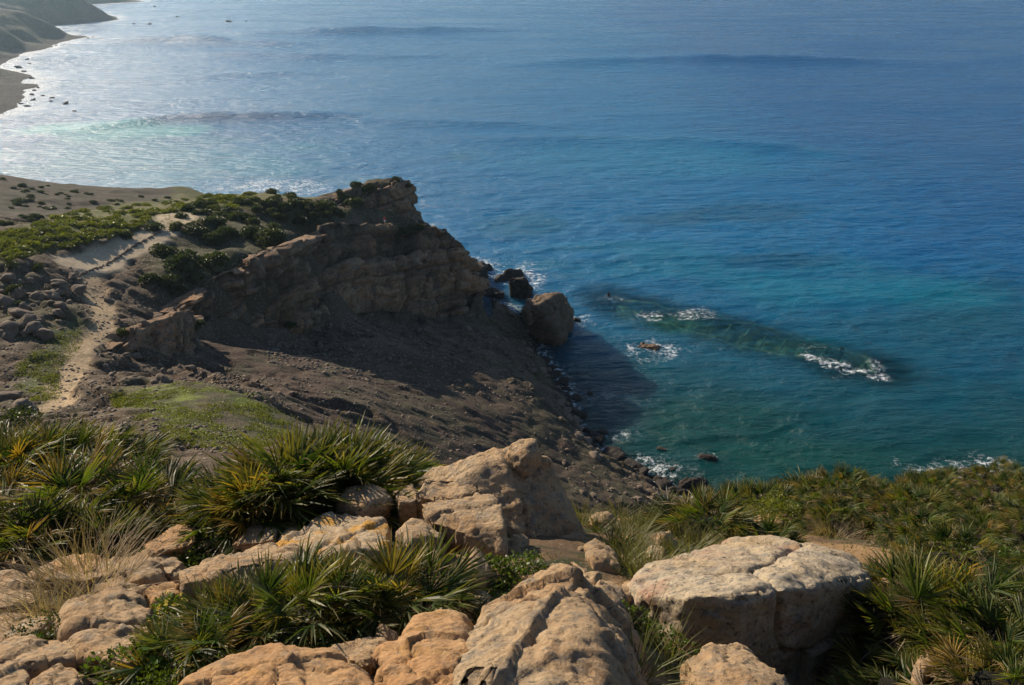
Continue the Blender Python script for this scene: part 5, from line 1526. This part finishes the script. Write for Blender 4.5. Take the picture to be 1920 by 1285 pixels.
for u, v, s_, lab in [(1107, 738, 1.6, 'dark boulder standing alone in the water off the shaded shore'), (1082, 745, 2.2, 'dark boulder just off the shaded shore left of the lone one'), (1130, 812, 2.0, 'dark boulder awash below the lone shore boulder'),
                      (1240, 842, 1.8, 'dark half drowned rock left of the foam capped rock'), (1260, 880, 1.4, 'small dark rock in the near surf'), (1150, 850, 3.4, 'large black boulder at the end of the shaded shore')]:
    p = atz(u, v, 0)
    tag(obj('shore_boulder', BOUL[int(u) % 4], None, None, (p[0], p[1], .05), (.2, .1, u), (s_ * 1.3, s_, s_ * .8)), lab, 'boulder')
for i in range(26):
    u = rr.uniform(1040, 1130); v = np.interp(u, [1040, 1060, 1085, 1130], [735, 770, 820, 860]) + rr.uniform(-25, 12)
    p, _ = cast(u, v)
    if p is None: continue
    s_ = rr.uniform(1.0, 2.6)
    tag(obj('shore_boulder', BOUT[i % 3], None, None, p, (rr.uniform(-.5, .5), rr.uniform(-.5, .5), rr.uniform(0, 6)), (s_ * 1.2, s_, s_ * .9)), 'dry grey brown boulder in the row above the shaded shoreline', 'boulder', 'dry boulders above the shaded shore')
FARB = [(190, 73, 5), (150, 70, 6), (165, 72, 5), (140, 80, 4), (120, 84, 4), (105, 86, 4), (333, 32, 7), (430, 41, 12), (462, 40, 5), (290, 13, 6), (250, 45, 6), (280, 46, 10), (45, 135, 4), (60, 148, 3.5), (65, 170, 3), (60, 178, 4),
        (97, 184, 3), (122, 195, 4), (140, 209, 2.5), (52, 200, 3.5), (40, 195, 3), (72, 165, 2.5), (80, 180, 2.5), (50, 112, 3.5), (55, 120, 3), (35, 128, 5), (175, 70, 4), (155, 78, 4), (95, 190, 2.5), (62, 188, 3)]
FARB = [(u, v, q * (.5 if v < 100 else .8)) for u, v, q in FARB]
for i, (u, v, s_) in enumerate(FARB):
    p = atz(u, v, 0)
    tag(obj('far_sea_rock', BOUL[i % 4], None, None, (p[0], p[1], .1 * s_), (0.1, 0.2, i), (s_ * 1.5, s_, s_ * .7)), 'small dark rock in the water off the hazy far coast', 'rock', 'rocks off the far coast')

# ------------------------------------------------------------------ drowned wreck
k = N('wreck_rust'); n_ = k.noise(k.coord('Object'), 0.9, 7, 0.65)
M['wreck'] = k.done(k.principled(k.ramp(n_, (0.3, (0.14, 0.12, 0.05)), (0.55, (0.45, 0.4, 0.19)), (0.75, (0.3, 0.34, 0.18))), .9))
wu = [atz(u, v, -0.9) for u, v in ((1150, 562), (1240, 575), (1330, 590), (1460, 625), (1560, 650), (1625, 672), (1645, 690))]
wl = [atz(u, v, -0.9) for u, v in ((1160, 572), (1210, 597), (1300, 624), (1400, 655), (1500, 676), (1590, 695), (1646, 704))]
wu = resample(wu, 60); wl = resample(wl, 60)
wo = np.array([wu[30][0], wu[30][1], -9.0])
wroot = bpy.data.objects.new('shipwreck', None); COL.objects.link(wroot); wroot.location = wo
tag(wroot, 'drowned rusty ship hull showing through the water, bow awash in foam', 'wreck')
def strip(name, line, h0, h1, thick, seed):
    n_ = len(line); al = np.gradient(line, axis=0); al /= np.linalg.norm(al, axis=1)[:, None]
    sdv = np.stack([-al[:, 1], al[:, 0], al[:, 2] * 0], -1) * thick
    jz = fbm(np.arange(n_) / 3.0, np.zeros(n_), 0, 3, seed) * .9
    top = line.copy(); top[:, 2] = h1 + jz; bot = line.copy(); bot[:, 2] = h0
    V_ = np.concatenate([bot - sdv, top - sdv, top + sdv, bot + sdv]) - wo
    i = np.arange(n_ - 1); F_ = []
    for a, b in ((0, 1), (1, 2), (2, 3)):
        F_.append(np.stack([i + a * n_, i + 1 + a * n_, i + 1 + b * n_, i + b * n_], -1))
    return obj(name, mesh_from(name, V_, np.concatenate(F_), False), M['wreck'], wroot)
strip('hull_side', wu, -7, -0.6, .7, 3); strip('hull_side', wl, -7, -0.5, .7, 5)
strip('gunwale', wl[42:], -1.5, -0.1, .35, 8); strip('gunwale', wu[26:44], -1.5, -0.45, .7, 9)
dk = np.concatenate([wu, wl]) - wo; dk[:, 2] = 6.2
i = np.arange(59); dkm = mesh_from('deck', dk, np.stack([i, i + 1, i + 61, i + 60], -1), False)
obj('deck', dkm, M['wreck'], wroot)
for j in range(3, 57, 4):
    a, b = wu[j] - wo, wl[j] - wo
    bm = bmesh.new(); bmesh.ops.create_cube(bm, size=1)
    m_ = (a + b) / 2; L_ = np.linalg.norm(b - a)
    bmesh.ops.transform(bm, matrix=Matrix.Translation((m_[0], m_[1], 7.2)) @ Matrix.Rotation(math.atan2(b[1] - a[1], b[0] - a[0]), 4, 'Z') @ Matrix.Diagonal((L_, .5, .6, 1)), verts=bm.verts)
    me = bpy.data.meshes.new('rib'); bm.to_mesh(me); bm.free(); obj('rib', me, M['wreck'], wroot)
for u, v, h_, lab in [(1141, 556, 1.0, 'black stump at the stern'), (1579, 656, .35, None), (1511, 676, .3, None)]:
    p = atz(u, v, 0) - wo
    bm = bmesh.new()
    bmesh.ops.create_cone(bm, cap_ends=True, segments=8, radius1=.55, radius2=.3, depth=h_ + 3)
    for v_ in bm.verts: v_.co += Vector((rr.uniform(-.15, .15), rr.uniform(-.15, .15), rr.uniform(-.15, .15)))
    me = bpy.data.meshes.new('post'); bm.to_mesh(me); bm.free()
    o = obj('post', me, M['wet'], wroot, (p[0], p[1], 9 + h_ / 2 - 1.5))
    if lab: o['label'] = lab

# ------------------------------------------------------------------ person on the ledge
p, _ = cast(722, 421)
if p is not None:
    pr = bpy.data.objects.new('person', None); COL.objects.link(pr); pr.location = p; pr.rotation_euler = (0, 0, 2.6)
    tag(pr, 'person in red top and white shorts standing on the cliff ledge', 'person')
    bd = BODY; bd.parent = pr
    for mm_ in [plain('skin', (.45, .27, .19)), plain('red_top', (.55, .02, .03)), plain('white_shorts', (.75, .74, .72)), plain('dark_boots', (.04, .035, .03))]: bd.data.materials.append(mm_)
    for f in bd.data.polygons:
        c = f.center
        f.material_index = 0 if c.z > 1.5 or (abs(c.x) > .2 and c.z < 1.05 and c.z > .7) else (1 if c.z > 1.0 else (2 if c.z > .55 else (0 if c.z > .16 else 3)))
    bm = bmesh.new(); bmesh.ops.create_uvsphere(bm, u_segments=12, v_segments=8, radius=.105)
    for v_ in bm.verts:
        if v_.co.z < -.01 and v_.co.y > -.02: v_.co *= .86
        v_.co.z *= 1.05
    hm = bpy.data.meshes.new('hair'); bm.to_mesh(hm); bm.free(); obj('hair', hm, plain('dark_hair', (.03, .02, .015)), pr, (0, .0, 1.71))

# ------------------------------------------------------------------ haze: even air over land and sea
bm = bmesh.new(); bmesh.ops.create_cube(bm, size=1)
for v_ in bm.verts: v_.co = Vector((v_.co.x * 20000, 4500 + v_.co.y * 12000, -14 + (v_.co.z + .5) * 234))
hz = bpy.data.meshes.new('haze'); bm.to_mesh(hz); bm.free()
k = N('haze_air')
pv = k.n('ShaderNodeVolumePrincipled'); pv.inputs['Color'].default_value = (0.55, 0.78, 1.0, 1)
pv.inputs['Density'].default_value = 0.00013; pv.inputs['Anisotropy'].default_value = 0.75
k.l(pv.outputs[0], k.out.inputs['Volume'])
tag(obj('haze', hz, k.m), 'pale sunlit sea haze over the bay', 'haze', kind='stuff')
